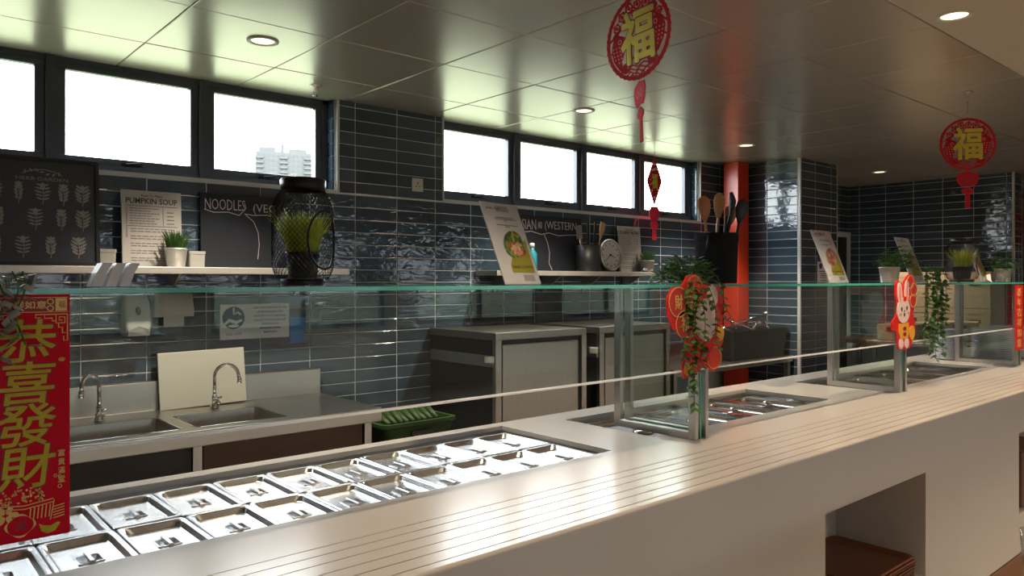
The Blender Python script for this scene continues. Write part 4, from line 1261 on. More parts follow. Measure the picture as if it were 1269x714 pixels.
grass_pot('grass_in_pot', 'tall yellow green grass in a black pot inside the left wire lantern', (0.893, 1.86, ZI + 0.019), 0.045, 0.068, 0.115, GRASS, BLACK, 260, 9, 0.038)
lantern(5.56, 1.85, 0.100, 0.29, 'black wire mesh lantern with grass at the far end of the glass shelf', '', 6)
grass_pot('grass_in_pot', 'green grass in a black pot inside the far wire lantern', (5.56, 1.85, ZI + 0.020), 0.060, 0.085, 0.13, GRASS, BLACK, 200, 10, 0.06)
t = thing('folded_napkin', 'small crumpled white napkin beside the far lantern', 'napkin', (5.70, 1.72, ZI))
MB().add([(0, 0, 0), (0.06, 0.01, 0), (0.07, 0.03, 0.02), (0.05, 0.02, 0.055), (0.0, 0.03, 0.05), (-0.02, 0.02, 0.02), (0.02, 0.05, 0.0), (0.03, 0.05, 0.04)],
         [(0, 1, 2), (0, 2, 3), (0, 3, 4), (0, 4, 5), (5, 4, 6), (4, 3, 7), (4, 7, 6), (3, 2, 7), (2, 1, 6), (2, 6, 7), (0, 6, 1), (0, 5, 6)]).build('cloth', PAPER, t)

# dark utensil bucket
t = thing('utensil_bucket', 'dark grey fabric covered bucket of kitchen tools on the glass shelf', 'bucket', (2.775, 1.87, ZI))
MB().lathe([(0.082, 0), (0.085, 0.006), (0.090, 0.21), (0.086, 0.212), (0.080, 0.02)], 32).build('body', CANVAS, t)
MB().lathe([(0.0905, 0.175), (0.0915, 0.178), (0.092, 0.205), (0.091, 0.211)], 32, cap0=False, cap1=False).build('rim_band', CANVAS, t)
MB().tube([(-0.088, -0.02, 0.20), (-0.105, -0.03, 0.17), (-0.115, -0.03, 0.14)], 0.004, 6).build('strap', BLACK, t)
zb_ = ZI + 0.022
spoon((2.715, 1.86, zb_), 0.345, WOOD, 'spoon', R(-5), R(-30), 'brown wooden spoon upright at the left of the dark bucket', 'wooden_spoon')
spoon((2.79, 1.86, zb_), 0.37, BLACK, 'tongs', R(6), R(-30), 'black tongs handle leaning in the dark bucket', 'black_tongs')
spoon((2.80, 1.90, zb_), 0.37, WOODL, 'spoon', R(5), R(-20), 'pale wooden spoon between the black tools in the bucket', 'wooden_spoon')
spoon((2.81, 1.84, zb_), 0.345, BLACK, 'spoon', R(13), R(-30), 'black plastic spoon leaning right in the dark bucket', 'black_spoon')
spoon((2.83, 1.90, zb_), 0.325, WOOD, 'spoon', R(12), R(-30), 'reddish wooden spoon behind the black spoon in the bucket', 'wooden_spoon')

# trailing vines
def leaf(b, p, d, up, L, rnd):
    d = d.normalized(); s = d.cross(up)
    s = s.normalized() if s.length > 1e-4 else Vector((1, 0, 0))
    n = s.cross(d)
    w = L * 0.36
    pts = [p, p + d * L * 0.45 + s * w - n * L * 0.06, p + d * L * 0.45 - s * w - n * L * 0.06, p + d * L * 0.5 + n * L * 0.03, p + d * L - n * L * 0.12]
    b.add([tuple(q) for q in pts], [(0, 3, 1), (0, 2, 3), (3, 4, 1), (3, 2, 4)], True)
def vine(label, loc, crown, trails, pot=None, seed=1, leafm=LEAF, ls=0.026, nleaf=150, potm=ZINC, off=0.0):
    rnd = random.Random(seed)
    t = thing('potted_vine', label, 'plant', loc)
    base = 0.0
    if pot:
        r, h = pot
        MB().lathe([(r * 0.78, 0), (r * 0.8, 0.004), (r * 0.97, h * 0.92), (r, h * 0.92), (r, h), (r * 0.92, h), (r * 0.9, h * 0.85)], 24).build('pot', potm, t)
        base = h * 0.85
    b = MB(); st = MB()
    cw, ch = crown
    for k in range(nleaf):
        a = rnd.uniform(0, 2 * PI); e = rnd.uniform(-0.1, 1.3)
        q = rnd.uniform(0.5, 1.0)
        p = Vector((off + cw * q * math.cos(a) * math.cos(e), cw * 0.6 * q * math.sin(a) * math.cos(e), base + 0.01 + ch * q * abs(math.sin(e))))
        d = Vector((math.cos(a), math.sin(a), rnd.uniform(-0.5, 0.6)))
        leaf(b, p, d, Vector((0, 0, 1)), ls * rnd.uniform(0.6, 1.1), rnd)
        if k % 6 == 0:
            st.tube([(0, 0, base), tuple(p * 0.6 + Vector((0, 0, base * 0.4))), tuple(p)], 0.0012, 4, False)
    for (sx, sy, ex, L) in trails:
        n = max(6, int(L / 0.018))
        pts = []
        for i in range(n + 1):
            f_ = i / n
            pts.append(Vector((sx + (ex - sx) * f_ + 0.008 * math.sin(7 * f_ + sx * 40), sy - 0.008 * math.sin(5 * f_), base * (1 - f_) + 0.03 * (1 - f_) - L * f_)))
        st.tube([tuple(p) for p in pts], 0.0014, 4, False)
        for p in pts[1:]:
            for _ in range(2):
                a = rnd.uniform(0, 2 * PI)
                leaf(b, p, Vector((math.cos(a), 0.6 * math.sin(a) - 0.3, rnd.uniform(-0.9, 0.1))), Vector((0, 0, 1)), ls * rnd.uniform(0.7, 1.1), rnd)
    tag(b.build('foliage', leafm, t), kind='stuff')
    st.build('stems', LEAF, t)
    return t
vine('bushy green vine trailing over the red lantern decoration', (2.265, 1.66, ZI), (0.15, 0.095), [(-0.13, -0.118, -0.10, 0.42), (-0.10, -0.118, -0.10, 0.36), (-0.15, -0.118, -0.15, 0.26), (-0.07, -0.118, -0.04, 0.28), (-0.04, -0.118, 0.05, 0.22), (0.02, -0.115, 0.12, 0.12)], None, 11, LEAF, 0.033, 420)
vine('green vine in a pale zinc pot beside the rabbit decoration', (4.08, 1.70, ZI), (0.15, 0.11), [(0.10 + 0.028 * k, -0.14 - 0.006 * (k % 2), 0.12 + 0.036 * k + 0.02 * (k % 3), (0.30, 0.36, 0.33, 0.40, 0.31, 0.37, 0.28, 0.24)[k]) for k in range(8)], (0.052, 0.082), 12, LEAF, 0.040, 190, off=0.09)
vine('green vine in a pale pot above the red couplet strip at far right', (5.93, 1.72, ZI), (0.14, 0.10), [(-0.05, -0.145, 0.02, 0.30), (0.08, -0.14, 0.14, 0.32), (0.15, -0.14, 0.2, 0.25)], (0.055, 0.09), 13, LEAF, 0.036, 150)
vine('grey green silvery sprig hanging at the left picture edge over the banner', (0.212, 1.63, ZI), (0.030, 0.02), [(0.012, -0.062, 0.014, 0.10), (-0.02, -0.062, -0.02, 0.12), (0.0, -0.060, 0.006, 0.085)], None, 14, LEAF_GREY, 0.030, 26)

# ================================================================== NEW YEAR DECORATIONS
# banner at left
t = thing('new_year_banner', 'tall red banner with gold Chinese greeting hung on the glass at left', 'banner', (0.232, 1.584, 1.008))
bw, bh = 0.071, 0.436
MB().box(-bw, bw, -0.0015, 0.0005, 0, bh).build('sheet', RED, t)
y0, y1 = -0.0026, -0.0015
MB().box(-bw + 0.003, bw - 0.003, -0.0019, y1, bh - 0.031, bh - 0.006).build('header_band', REDD, t)
b = MB()
for z in (bh - 0.032, bh - 0.006):
    b.box(-bw + 0.003, bw - 0.003, y0, y1, z, z + 0.001)
b.build('gold_rules', GOLDP, t)
for sg in (-1, 1):
    MB().box(min(sg * 0.048, sg * 0.066), max(sg * 0.048, sg * 0.066), y0, y1, bh - 0.030, bh - 0.007).build('corner_block', GOLDP, t)
    text('福', REDD, t, w=0.011, h=0.013, loc=(sg * 0.058, -0.0028, bh - 0.0185), ext=0.0004)
    b = MB()
    for zc_ in (bh - 0.013, bh - 0.025):
        b.ring(sg * 0.040, zc_, 0.0055, 0.0038, y0, y1, 16)
    # corner fret
    xo, zo = sg * 0.067, bh - 0.036
    def fr(pts):
        b.ribbon([(xo - sg * p, zo - q) for p, q in pts], 0.0016, y0, y1)
    fr([(0, 0), (0.018, 0), (0.018, 0.016), (0.004, 0.016), (0.004, 0.005), (0.013, 0.005), (0.013, 0.011), (0.008, 0.011)])
    fr([(0.018, 0.0), (0.036, 0.0), (0.036, 0.007), (0.024, 0.007), (0.024, 0.012), (0.018, 0.012)])
    fr([(0.036, 0.0), (0.050, 0.0), (0.050, 0.006), (0.042, 0.006)])
    fr([(0.0, 0.0), (0.0, 0.034), (0.008, 0.034), (0.008, 0.024), (0.014, 0.024), (0.014, 0.016)])
    fr([(0.0, 0.034), (0.0, 0.048), (0.006, 0.048), (0.006, 0.040)])
    b.build('corner_fret', GOLDP, t)
text('吉祥如意', GOLDP, t, w=0.068, h=0.014, loc=(0.0, -0.0022, bh - 0.0185), ext=0.0005, off=0.01)
for k, ch in enumerate('恭喜發財'):
    z = bh - 0.082 - k * 0.0745
    text(ch, REDD, t, w=0.0905, h=0.0765, loc=(0.004, -0.0020, z), ext=0.0003, shear=0.10, res=3, name='character_outline', bold=0.0021)
    text(ch, GOLD, t, w=0.087, h=0.0735, loc=(0.004, -0.0028, z), ext=0.0005, shear=0.10, res=3, name='character', bold=0.0009)
for k, ch in enumerate('富貴滿堂'):
    text(ch, GOLDP, t, w=0.011, h=0.0125, loc=(0.0575, -0.0022, 0.148 - k * 0.0158), ext=0.0005, off=0.008)
# ingots and coins
b = MB()
for x, z, s_ in ((0.058, 0.318, 1.0), (0.045, 0.018, 0.0)):
    if s_:
        b.poly([(x - 0.006, z + 0.002), (x - 0.004, z - 0.003), (x, z - 0.004), (x + 0.004, z - 0.003), (x + 0.006, z + 0.002), (x, z)], y0, y1)
        b.ell(x, z + 0.0015, 0.004, 0.0022, y0, y1, 10)
b.build('ingot', YELLOW, t)
b = MB()
b.poly([(0.022, 0.026), (0.026, 0.012), (0.036, 0.006), (0.047, 0.009), (0.056, 0.022), (0.052, 0.024), (0.040, 0.019), (0.028, 0.022)], y0, y1)
b.build('ingot', GOLD, t)
b = MB()
for k in range(70):
    a = random.uniform(0, PI); q = math.sqrt(random.random())
    b.ell(-0.005 + 0.040 * q * math.cos(a), 0.068 + 0.030 * q * math.sin(a), 0.0022, 0.0016, y0, y1, 6, random.uniform(0, 3))
for z, w_ in ((0.066, 0.046), (0.060, 0.045)):
    b.ribbon([(-0.05 + 0.005 * i, z - 0.004 + 0.006 * abs(i - 10) / 10) for i in range(20)], 0.0014, y0, y1)
for k in range(6):
    b.ribbon([(0.01 + 0.006 * k, 0.058), (0.008 + 0.006 * k, 0.036)], 0.0016, y0, y1)
b.ribbon([(0.046, 0.065), (0.040, 0.03)], 0.0014, y0, y1)
for k in range(5):
    b.ribbon([(0.044, 0.052 - 0.005 * k), (0.062, 0.055 - 0.005 * k)], 0.0014, y0, y1)
for k in range(6):
    a = k * PI / 3
    b.ell(-0.028 + 0.012 * math.cos(a), 0.050 + 0.010 * math.sin(a), 0.008, 0.0045, y0, y1, 10, a)
b.ring(0.055, 0.088, 0.0035, 0.0024, y0, y1, 12).ring(0.048, 0.108, 0.003, 0.002, y0, y1, 12).ring(0.055, 0.106, 0.003, 0.0018, y0, y1, 12)
b.build('bowl_drawing', GOLDP, t)
MB().ring(-0.006, 0.028, 0.019, 0.0175, y0 - 0.0004, y1, 28, 0.10, 4, sx=1.15).build('medallion_ring', GOLDP, t)
MB().ell(-0.006, 0.028, 0.0195, 0.0165, y0 - 0.0002, y1, 24).build('medallion', RED, t)
text('滿', REDD, t, w=0.018, h=0.018, loc=(-0.006, -0.0033, 0.028), ext=0.0004, off=0.01)

# hanging paper-cut blessings
def blessing(label, loc, rz, D, z_hook, tilt=0.0, charm_turn=0.0):
    """disc centre at loc; cord up to the ceiling"""
    t = thing('hanging_blessing', label, 'hanging decoration', loc)
    t.rotation_euler = (0, tilt, rz)
    r = D / 2
    y0, y1 = -0.0015, 0.0015
    MB().ring(0, 0, r, r * 0.90, y0, y1, 120, 0.012, 40).build('rim', REDFELT, t)
    for sg in (-1, 1):
        b = MB()   # carp
        pts = [(0.30, 0.02), (0.42, 0.22), (0.62, 0.30), (0.78, 0.20), (0.84, -0.02), (0.78, -0.30), (0.62, -0.52), (0.46, -0.66), (0.52, -0.50), (0.50, -0.30), (0.40, -0.10)]
        if sg > 0: pts = [(x, z + 0.05) for x, z in pts]
        else: pts = [(x, z - 0.10) for x, z in pts]
        b.poly([(sg * x * r, z * r) for x, z in pts], y0, y1)
        b.poly([(sg * x * r, z * r) for x, z in ((0.50, -0.55), (0.30, -0.50), (0.36, -0.66), (0.24, -0.76), (0.50, -0.74), (0.60, -0.60))], y0, y1)
        b.build('carp', REDFELT, t)
        b = MB()
        for k in range(14):
            b.ell(sg * (0.58 + 0.10 * (k % 3) - 0.02 * (k // 3)) * r, (0.02 - 0.09 * (k // 3)) * r + (0.0 if sg > 0 else -0.12 * r), 0.022 * r, 0.022 * r, y0 - 0.0006, y0, 8)
        b.ring(sg * 0.56 * r, (0.17 if sg > 0 else 0.02) * r, 0.06 * r, 0.04 * r, y0 - 0.0006, y0, 14)
        b.build('scale_holes', PINK, t)
    b = MB()
    for k in range(4):
        z = -0.66 - 0.07 * k
        half = math.sqrt(max(0.0, 0.92 ** 2 - z * z))
        b.ribbon([(r * (-half + 2 * half * i / 16), r * (z + 0.035 * math.sin(i * 1.4 + k * 1.5))) for i in range(17)], 0.035 * r, y0, y1)
    b.build('waves', REDFELT, t)
    b = MB()
    for a, q, s_ in ((150, 0.74, 0.12), (128, 0.74, 0.13), (108, 0.76, 0.13), (88, 0.74, 0.12), (68, 0.76, 0.13), (48, 0.74, 0.13), (30, 0.76, 0.11), (140, 0.55, 0.09), (42, 0.56, 0.09), (165, 0.70, 0.09), (100, 0.58, 0.07), (75, 0.58, 0.07)):
        x, z = q * math.cos(R(a)), q * math.sin(R(a))
        b.ring(x * r, z * r, s_ * r, s_ * 0.62 * r, y0, y1, 20, 0.12, 5)
        b.ell(x * r, z * r, s_ * 0.4 * r, s_ * 0.4 * r, y0, y1, 10)
        b.ribbon([((x + s_ * 0.3 * c2) * r, (z + s_ * 0.3 * s2) * r) if i == 0 else ((x + s_ * 1.25 * c2) * r, (z + s_ * 1.25 * s2) * r) for i, (c2, s2) in enumerate(((math.cos(R(a)), math.sin(R(a))),) * 2)], 0.03 * r, y0, y1)
    b.build('blossoms', REDFELT, t)
    b = MB()
    for pts in ([(-0.9, 0.1), (-0.6, 0.25), (-0.35, 0.5)], [(-0.88, -0.2), (-0.5, 0.0)], [(0.9, 0.1), (0.6, 0.35), (0.3, 0.55)], [(0.88, -0.2), (0.55, 0.0)], [(-0.3, -0.65), (-0.2, -0.45), (0.0, -0.5), (0.25, -0.5), (0.35, -0.7)]):
        b.ribbon([(x * r, z * r) for x, z in pts], 0.05 * r, y0, y1)
    b.build('branches', REDFELT, t)
    text('福', REDD, t, w=1.04 * r, h=1.24 * r, loc=(0, 0.0, 0.02 * r), ext=0.0022, name='character_outline', bold=0.045 * r)
    text('福', GOLD, t, w=1.00 * r, h=1.20 * r, loc=(0, 0.0, 0.02 * r), ext=0.0034, name='character', bold=0.028 * r)
    b = MB()
    z_ = -r - 0.10 * r
    b.poly([(x * r, z_ + z * r) for x, z in ((-0.16, 0.02), (0, 0.06), (0.16, 0.02), (0.34, -0.02), (0.40, -0.18), (0.34, -0.40), (0.22, -0.52), (0, -0.48), (-0.22, -0.52), (-0.34, -0.40), (-0.40, -0.18), (-0.34, -0.02))], y0, y1)
    b.build('lower_charm', REDFELT, t, rz=charm_turn)
    b = MB()
    b.ring(-0.12 * r, z_ - 0.24 * r, 0.09 * r, 0.06 * r, y0 - 0.0006, y0, 14).ring(0.12 * r, z_ - 0.24 * r, 0.09 * r, 0.06 * r, y0 - 0.0006, y0, 14)
    b.build('charm_cutouts', REDD, t, rz=charm_turn)
    z2 = z_ - 0.62 * r
    b = MB()
    b.poly([(x * r, z2 + z * r) for x, z in ((-0.07, 0.06), (0.07, 0.06), (0.22, -0.05), (0.20, -0.14), (0.08, -0.20), (0.10, -0.74), (-0.10, -0.74), (-0.08, -0.20), (-0.20, -0.14), (-0.22, -0.05))], y0, y1)
    b.build('tassel', REDFELT, t, rz=charm_turn)
    zt_ = z_hook - loc[2]
    b = MB(); b.tube([(0, 0, z2), (0, 0, z_)], 0.001, 4).tube([(0, 0, r), (0, 0, zt_ - 0.05)], 0.001, 4)
    b.build('cord', REDD, t)
    MB().tube([(0, 0, zt_ - 0.05), (0.012, 0, zt_ - 0.018), (-0.012, 0, zt_ - 0.018), (0, 0, zt_ - 0.05)], 0.0012, 4).lathe([(0.004, r - loc[2] * 0 + 0.01), (0.004, r + 0.02)], 8).build('hook', STEEL, t)
    MB().lathe([(0.028, zt_), (0.026, zt_ - 0.006), (0.008, zt_ - 0.010), (0.006, zt_ - 0.018)], 16).build('ceiling_rose', STEEL, t)
blessing('large red round paper-cut with gold blessing character hung nearest, at top', (2.035, 1.685, 2.305), R(-94), 0.298, ZC - 0.001, tilt=R(-3), charm_turn=R(-28))
blessing('red round paper-cut with gold blessing character hanging at right, facing the viewer', (4.93, 1.61, 2.265), R(-52), 0.305, ZC - 0.001)

# diamond blessing by the window
t = thing('hanging_blessing', 'red diamond paper-cut with gold character hanging before the last window pane', 'hanging decoration', (5.16, 4.09, 2.31))
t.rotation_euler = (0, 0, R(-18))
y0, y1 = -0.002, 0.002
MB().poly([(0, 0.21), (0.075, 0), (0, -0.21), (-0.075, 0)], y0, y1).build('diamond', REDFELT, t)
b = MB()
for k in range(26):
    z = random.uniform(-0.15, 0.15); x = random.uniform(-1, 1) * 0.06 * (1 - abs(z) / 0.2)
    b.ell(x, z, 0.006, 0.009, y0 - 0.0008, y0, 8, random.uniform(0, 3))
b.build('cutouts', PINKW, t)
MB().ell(0, 0, 0.034, 0.085, y0 - 0.0012, y0, 20).build('medallion', REDFELT, t)
text('福', GOLD, t, w=0.06, h=0.13, loc=(0, -0.0035, 0), ext=0.0008, off=0.03, name='character')
MB().poly([(-0.03, -0.215), (0.03, -0.215), (0.05, -0.25), (0.05, -0.30), (0.03, -0.335), (-0.03, -0.335), (-0.05, -0.30), (-0.05, -0.25)], y0, y1).build('lower_charm', mat('red_bright_felt', (0.75, 0.012, 0.06), 0.7), t)
MB().poly([(-0.02, -0.34), (0.02, -0.34), (0.04, -0.365), (0.035, -0.39), (0.018, -0.40), (0.022, -0.50), (-0.022, -0.50), (-0.018, -0.40), (-0.035, -0.39), (-0.04, -0.365)], y0, y1).build('tassel', MATS['red_bright_felt'], t)
MB().tube([(0, 0, 0.21), (0, 0, 0.235)], 0.0012, 4).tube([(0, 0, 0.235), (0, 0, 0.258)], 0.002, 4).build('cord', REDD, t)

# lantern-and-figure decoration on the first frame
t = thing('lantern_decoration', 'red cut-out decoration with round lanterns half covered by vine leaves', 'decoration', (2.21, 1.570, 1.31))
y0, y1 = -0.006, 0.0
y2 = -0.0085
b = MB()
b.poly([(-0.165, 0.04), (-0.17, 0.10), (-0.14, 0.135), (-0.085, 0.14), (-0.06, 0.175), (-0.01, 0.18), (0.03, 0.15), (0.08, 0.13), (0.13, 0.14), (0.155, 0.09), (0.15, 0.02), (0.155, -0.06), (0.13, -0.09), (0.14, -0.13), (0.10, -0.165), (0.04, -0.14), (-0.02, -0.17), (-0.075, -0.175), (-0.09, -0.13), (-0.065, -0.08), (-0.07, -0.03), (-0.11, -0.02), (-0.14, 0.0)], y0, y1)
b.build('backing', mat('red_bright', (0.70, 0.012, 0.012), 0.4), t)
for (x, z, rx_, rz_, ch) in ((-0.110, 0.085, 0.055, 0.052, '財'), (-0.075, 0.010, 0.052, 0.048, '福'), (-0.035, 0.065, 0.042, 0.040, '春'), (-0.02, 0.145, 0.04, 0.03, None), (0.095, -0.115, 0.045, 0.040, None)):
    o = MB().ell(x, z, rx_, rz_, y2, y0, 26).build('lantern_disc', REDP if ch is None else mat('lantern_red', (0.55, 0.03, 0.03), 0.4), t)
    q = MB(); q.ring(x, z, rz_, rz_ * 0.93, y2 - 0.001, y2, 26, sx=rx_ / rz_); q.build('gold_ring', GOLDP, o)
    if ch:
        text(ch, GOLDP, o, w=0.042, h=0.05, loc=(x, y2 - 0.0008, z), ext=0.0006, off=0.015)
b = MB(); b.ell(0.045, 0.02, 0.062, 0.075, y2 - 0.001, y0, 26).ell(0.085, 0.105, 0.03, 0.04, y2 - 0.001, y0, 20, 0.3)
b.build('pale_figure', PINKW, t)
b = MB(); b.ell(0.135, -0.03, 0.022, 0.028, y2, y0, 18).ell(-0.055, -0.145, 0.025, 0.022, y2, y0, 18)
b.build('gold_coin', YELLOW, t)
b = MB()
for k in range(6):
    a = k * PI / 3
    b.ell(0.04 + 0.025 * math.cos(a), -0.085 + 0.022 * math.sin(a), 0.024, 0.012, y2 - 0.001, y0, 12, a)
b.build('blossom', MATS['red_bright'], t)

# rabbit decoration on the second frame
t = thing('rabbit_decoration', 'white rabbit cut-out in yellow jacket on a red outline, on the second frame', 'decoration', (3.93, 1.570, 1.305))
b = MB()
b.poly([(-0.07, 0.165), (-0.105, 0.15), (-0.11, 0.09), (-0.085, 0.03), (-0.10, -0.01), (-0.15, -0.04), (-0.145, -0.075), (-0.095, -0.085), (-0.085, -0.14), (-0.07, -0.175), (-0.01, -0.18), (0.06, -0.175), (0.10, -0.14), (0.13, -0.10), (0.12, -0.04), (0.10, -0.005), (0.14, 0.06), (0.15, 0.13), (0.115, 0.17), (0.085, 0.195), (0.04, 0.19), (0.0, 0.165), (-0.03, 0.13)], y0, y1)
b.build('backing', MATS['red_bright'], t)
for x, z in ((0.062, 0.155), (0.105, 0.115), (0.095, 0.06)):
    o = MB().ell(x, z, 0.042, 0.034, y2, y0, 22).build('lantern_disc', MATS['lantern_red'], t)
    MB().ring(x, z, 0.034, 0.030, y2 - 0.001, y2, 22, sx=1.2).build('gold_ring', GOLDP, o)
b = MB(); b.ell(-0.062, 0.095, 0.026, 0.058, y2 - 0.001, y0, 20, 0.12).ell(0.018, 0.105, 0.024, 0.060, y2 - 0.001, y0, 20, -0.1)
b.build('ear', PINKW, t)
b = MB(); b.ell(-0.063, 0.095, 0.010, 0.040, y2 - 0.002, y2, 16, 0.12).ell(0.018, 0.105, 0.009, 0.042, y2 - 0.002, y2, 16, -0.1)
b.build('ear_inner', PINK, t)
MB().ell(-0.02, 0.015, 0.075, 0.062, y2 - 0.0015, y0, 30).build('face', PINKW, t)
b = MB(); b.ell(-0.045, 0.022, 0.008, 0.011, y2 - 0.003, y2 - 0.001, 14).ell(0.015, 0.026, 0.008, 0.011, y2 - 0.003, y2 - 0.001, 14).ell(-0.014, 0.012, 0.006, 0.004, y2 - 0.003, y2 - 0.001, 12)
b.build('eyes_and_nose', INK, t)
b = MB(); b.ell(-0.014, -0.006, 0.008, 0.010, y2 - 0.003, y2 - 0.001, 14); b.build('mouth', INK, t)
b = MB(); b.ell(-0.060, -0.004, 0.012, 0.007, y2 - 0.0025, y2 - 0.001, 12).ell(0.034, 0.002, 0.012, 0.007, y2 - 0.0025, y2 - 0.001, 12); b.build('cheeks', PINK, t)
b = MB(); b.ell(-0.01, 0.072, 0.018, 0.012, y2 - 0.003, y0, 14); b.build('bow', MATS['red_bright'], t)
MB().poly([(-0.07, -0.05), (0.04, -0.045), (0.055, -0.09), (0.03, -0.125), (-0.05, -0.125), (-0.075, -0.09)], y2, y0).build('jacket', YELLOW, t)
b = MB(); b.ell(-0.008, -0.075, 0.018, 0.010, y2 - 0.0015, y2, 14).ell(-0.008, -0.102, 0.018, 0.010, y2 - 0.0015, y2, 14); b.build('jacket_knots', REDD, t)
b = MB(); b.ell(-0.045, -0.148, 0.026, 0.026, y2, y0, 18).ell(0.02, -0.148, 0.026, 0.026, y2, y0, 18); b.build('foot', PINKW, t)
MB().ell(0.085, -0.10, 0.032, 0.036, y2, y0, 18).build('gold_coin', YELLOW, t)

# couplet strip on the third frame
t = thing('red_couplet', 'narrow red couplet strip with gold characters at the right picture edge', 'banner', (5.735, 1.572, 1.015))
MB().box(-0.085, 0.085, -0.002, 0.0, 0, 0.42).build('sheet', MATS['red_bright'], t)
for k, ch in enumerate('新年吉祥如意'):
    text(ch, GOLDP, t, w=0.085, h=0.055, loc=(0, -0.0026, 0.375 - k * 0.066), ext=0.0006, off=0.01)

# ================================================================== PLATES, CARTONS, FAR END
def plate_mesh(r):
    return MB().lathe([(r * 0.55, 0.0), (r * 0.6, 0.002), (r * 0.97, 0.013), (r, 0.016), (r * 0.98, 0.017), (r * 0.62, 0.006), (r * 0.02, 0.005)], 26).mesh('plate', PLATE)
def stack(x, y, r, n, z0, where):
    me = plate_mesh(r)
    names = ['bottom', 'second', 'third', 'fourth', 'fifth', 'sixth', 'seventh', 'eighth', 'ninth', 'tenth', 'eleventh', 'twelfth', 'thirteenth', 'fourteenth', 'fifteenth', 'sixteenth', 'seventeenth', 'eighteenth']
    for k in range(n):
        o = link('plate', me, None, (x + random.uniform(-1, 1) * 0.003, y + random.uniform(-1, 1) * 0.003, z0 + k * 0.0125))
        tag(o, ('white plate, topmost of the %s' % where) if k == n - 1 else 'white plate, %s%s of the %s' % (names[k], ' plate' if k == 0 else ' from the bottom', where), 'plate', 'white plates in stacks')
stack(5.955, 2.055, 0.108, 17, ZT + 0.001, 'left plate stack')
stack(6.19, 1.86, 0.135, 17, ZT + 0.001, 'front right plate stack')
stack(6.46, 1.83, 0.135, 18, ZT + 0.001, 'rear right plate stack')

def carton(x, y, z, w, d_, h, label, rz=0):
    t = thing('carton', label, 'carton', (x, y, z), rz)
    MB().box(-w / 2, w / 2, -d_ / 2, d_ / 2, 0, h).build('box', CARTON, t, bevel=0.004)
    MB().box(-w / 2 - 0.003, w / 2 + 0.003, -d_ / 2 - 0.003, d_ / 2 + 0.003, h - 0.05, h + 0.004).build('lid', CARTON, t)
    MB().box(-w / 2 - 0.006, -w / 2 + 0.001, -0.05, 0.05, h * 0.62, h * 0.62 + 0.03).build('hand_slot', BLACK, t)
# bench in front of the far wall with cartons
t = thing('far_bench', 'low brown bench along the far tiled wall', 'bench', (8.6, 3.1, 0))
MB().box(-0.32, 0.32, -0.75, 1.0, 0.78, 0.82).build('bench_top', CABB, t)
for x in (-0.28, 0.28):
    for y in (-0.7, 0.95):
        MB().box(x - 0.02, x + 0.02, y - 0.02, y + 0.02, 0, 0.78).build('leg', STEEL, t)
MB().box(-0.28, 0.28, -0.7, 0.95, 0.2, 0.22).build('lower_shelf', CABB, t)
for k, (y, l) in enumerate(((3.28, 'leftmost'), (2.98, 'second from left'), (2.68, 'third from left'))):
    carton(8.62, y, 0.822, 0.42, 0.27, 0.36, 'brown carton with hand slot on the far bench, lower tier, %s' % l)
    carton(8.62, y, 1.188, 0.42, 0.27, 0.36, 'brown carton with hand slot on the far bench, upper tier, %s' % l)
# counter top cartons behind the plates
for k, (x, y, l) in enumerate(((6.75, 2.72, 'beige lidded box on the trolley behind the plates, left'), (7.15, 2.62, 'beige lidded box on the trolley behind the plates, middle'), (7.55, 2.52, 'beige lidded box on the trolley behind the plates, right'))):
    carton(x, y, 0.961, 0.30, 0.26, 0.13, l, R(8 * k))
t = thing('trolley', 'low steel trolley behind the far end of the counter', 'trolley', (7.15, 2.64, 0))
MB().box(-0.65, 0.65, -0.28, 0.26, 0.93, 0.96).build('top', STEEL, t, bevel=0.003)
MB().box(-0.62, 0.62, -0.25, 0.23, 0.30, 0.32).build('lower_shelf', STEEL, t)
for x in (-0.60, 0.60):
    for y in (-0.23, 0.21):
        MB().box(x - 0.015, x + 0.015, y - 0.015, y + 0.015, 0.0, 0.93).build('leg', STEEL, t)

# far right: red panel and beige cupboard
t = thing('red_wall_panel', 'plain red panel on the far wall at the right picture edge', 'panel', (10.6, 2.30, 1.88))
MB().box(-0.03, 0.03, -1.0, 0.55, 0, 0.42).build('panel', REDP, t, bevel=0.004)
t = thing('tall_cupboard', 'beige tall cupboard below the red panel at the right edge', 'cupboard', (10.6, 2.30, 0))
MB().box(-0.03, 0.5, -1.0, 0.55, 0, 1.87).build('body', BEIGE, t)
for y0_ in (-0.98, -0.47, 0.04):
    dd = MB().box(-0.05, -0.03, y0_, y0_ + 0.49, 0.05, 1.84).build('door', BEIGE, t)
    MB().box(-0.054, -0.049, y0_ + 0.2, y0_ + 0.44, 1.72, 1.76).build('handle_slot', BLACK, dd)
t = thing('cupboard_back_wall', 'pale partition above the red panel', 'partition', (10.66, 2.3, 1.88))
MB().box(0, 0.1, -1.0, 0.55, 0, ZC - 1.882).build('board', BEIGE, t)

# dining table near the viewer, at the lower right corner
t = thing('dining_table', 'brown wooden table edge at the bottom right corner', 'table', (2.62, 0.18, 0))
MB().box(-0.58, 0.60, -0.50, 0.455, 0.72, 0.75).build('table_top', TABLEW, t, bevel=0.005)
for x in (-0.5, 0.52):
    for y in (-0.42, 0.38):
        MB().box(x - 0.025, x + 0.025, y - 0.025, y + 0.025, 0, 0.72).build('leg', BLACKM, t)
t = thing('water_glass', 'clear water glass on the table at the bottom right corner', 'glass', (2.262, 0.585, 0.751))
MB().lathe([(0.026, 0), (0.028, 0.003), (0.033, 0.085), (0.0315, 0.085), (0.0265, 0.006), (0.002, 0.005)], 24).build('tumbler', CLEAR, t)

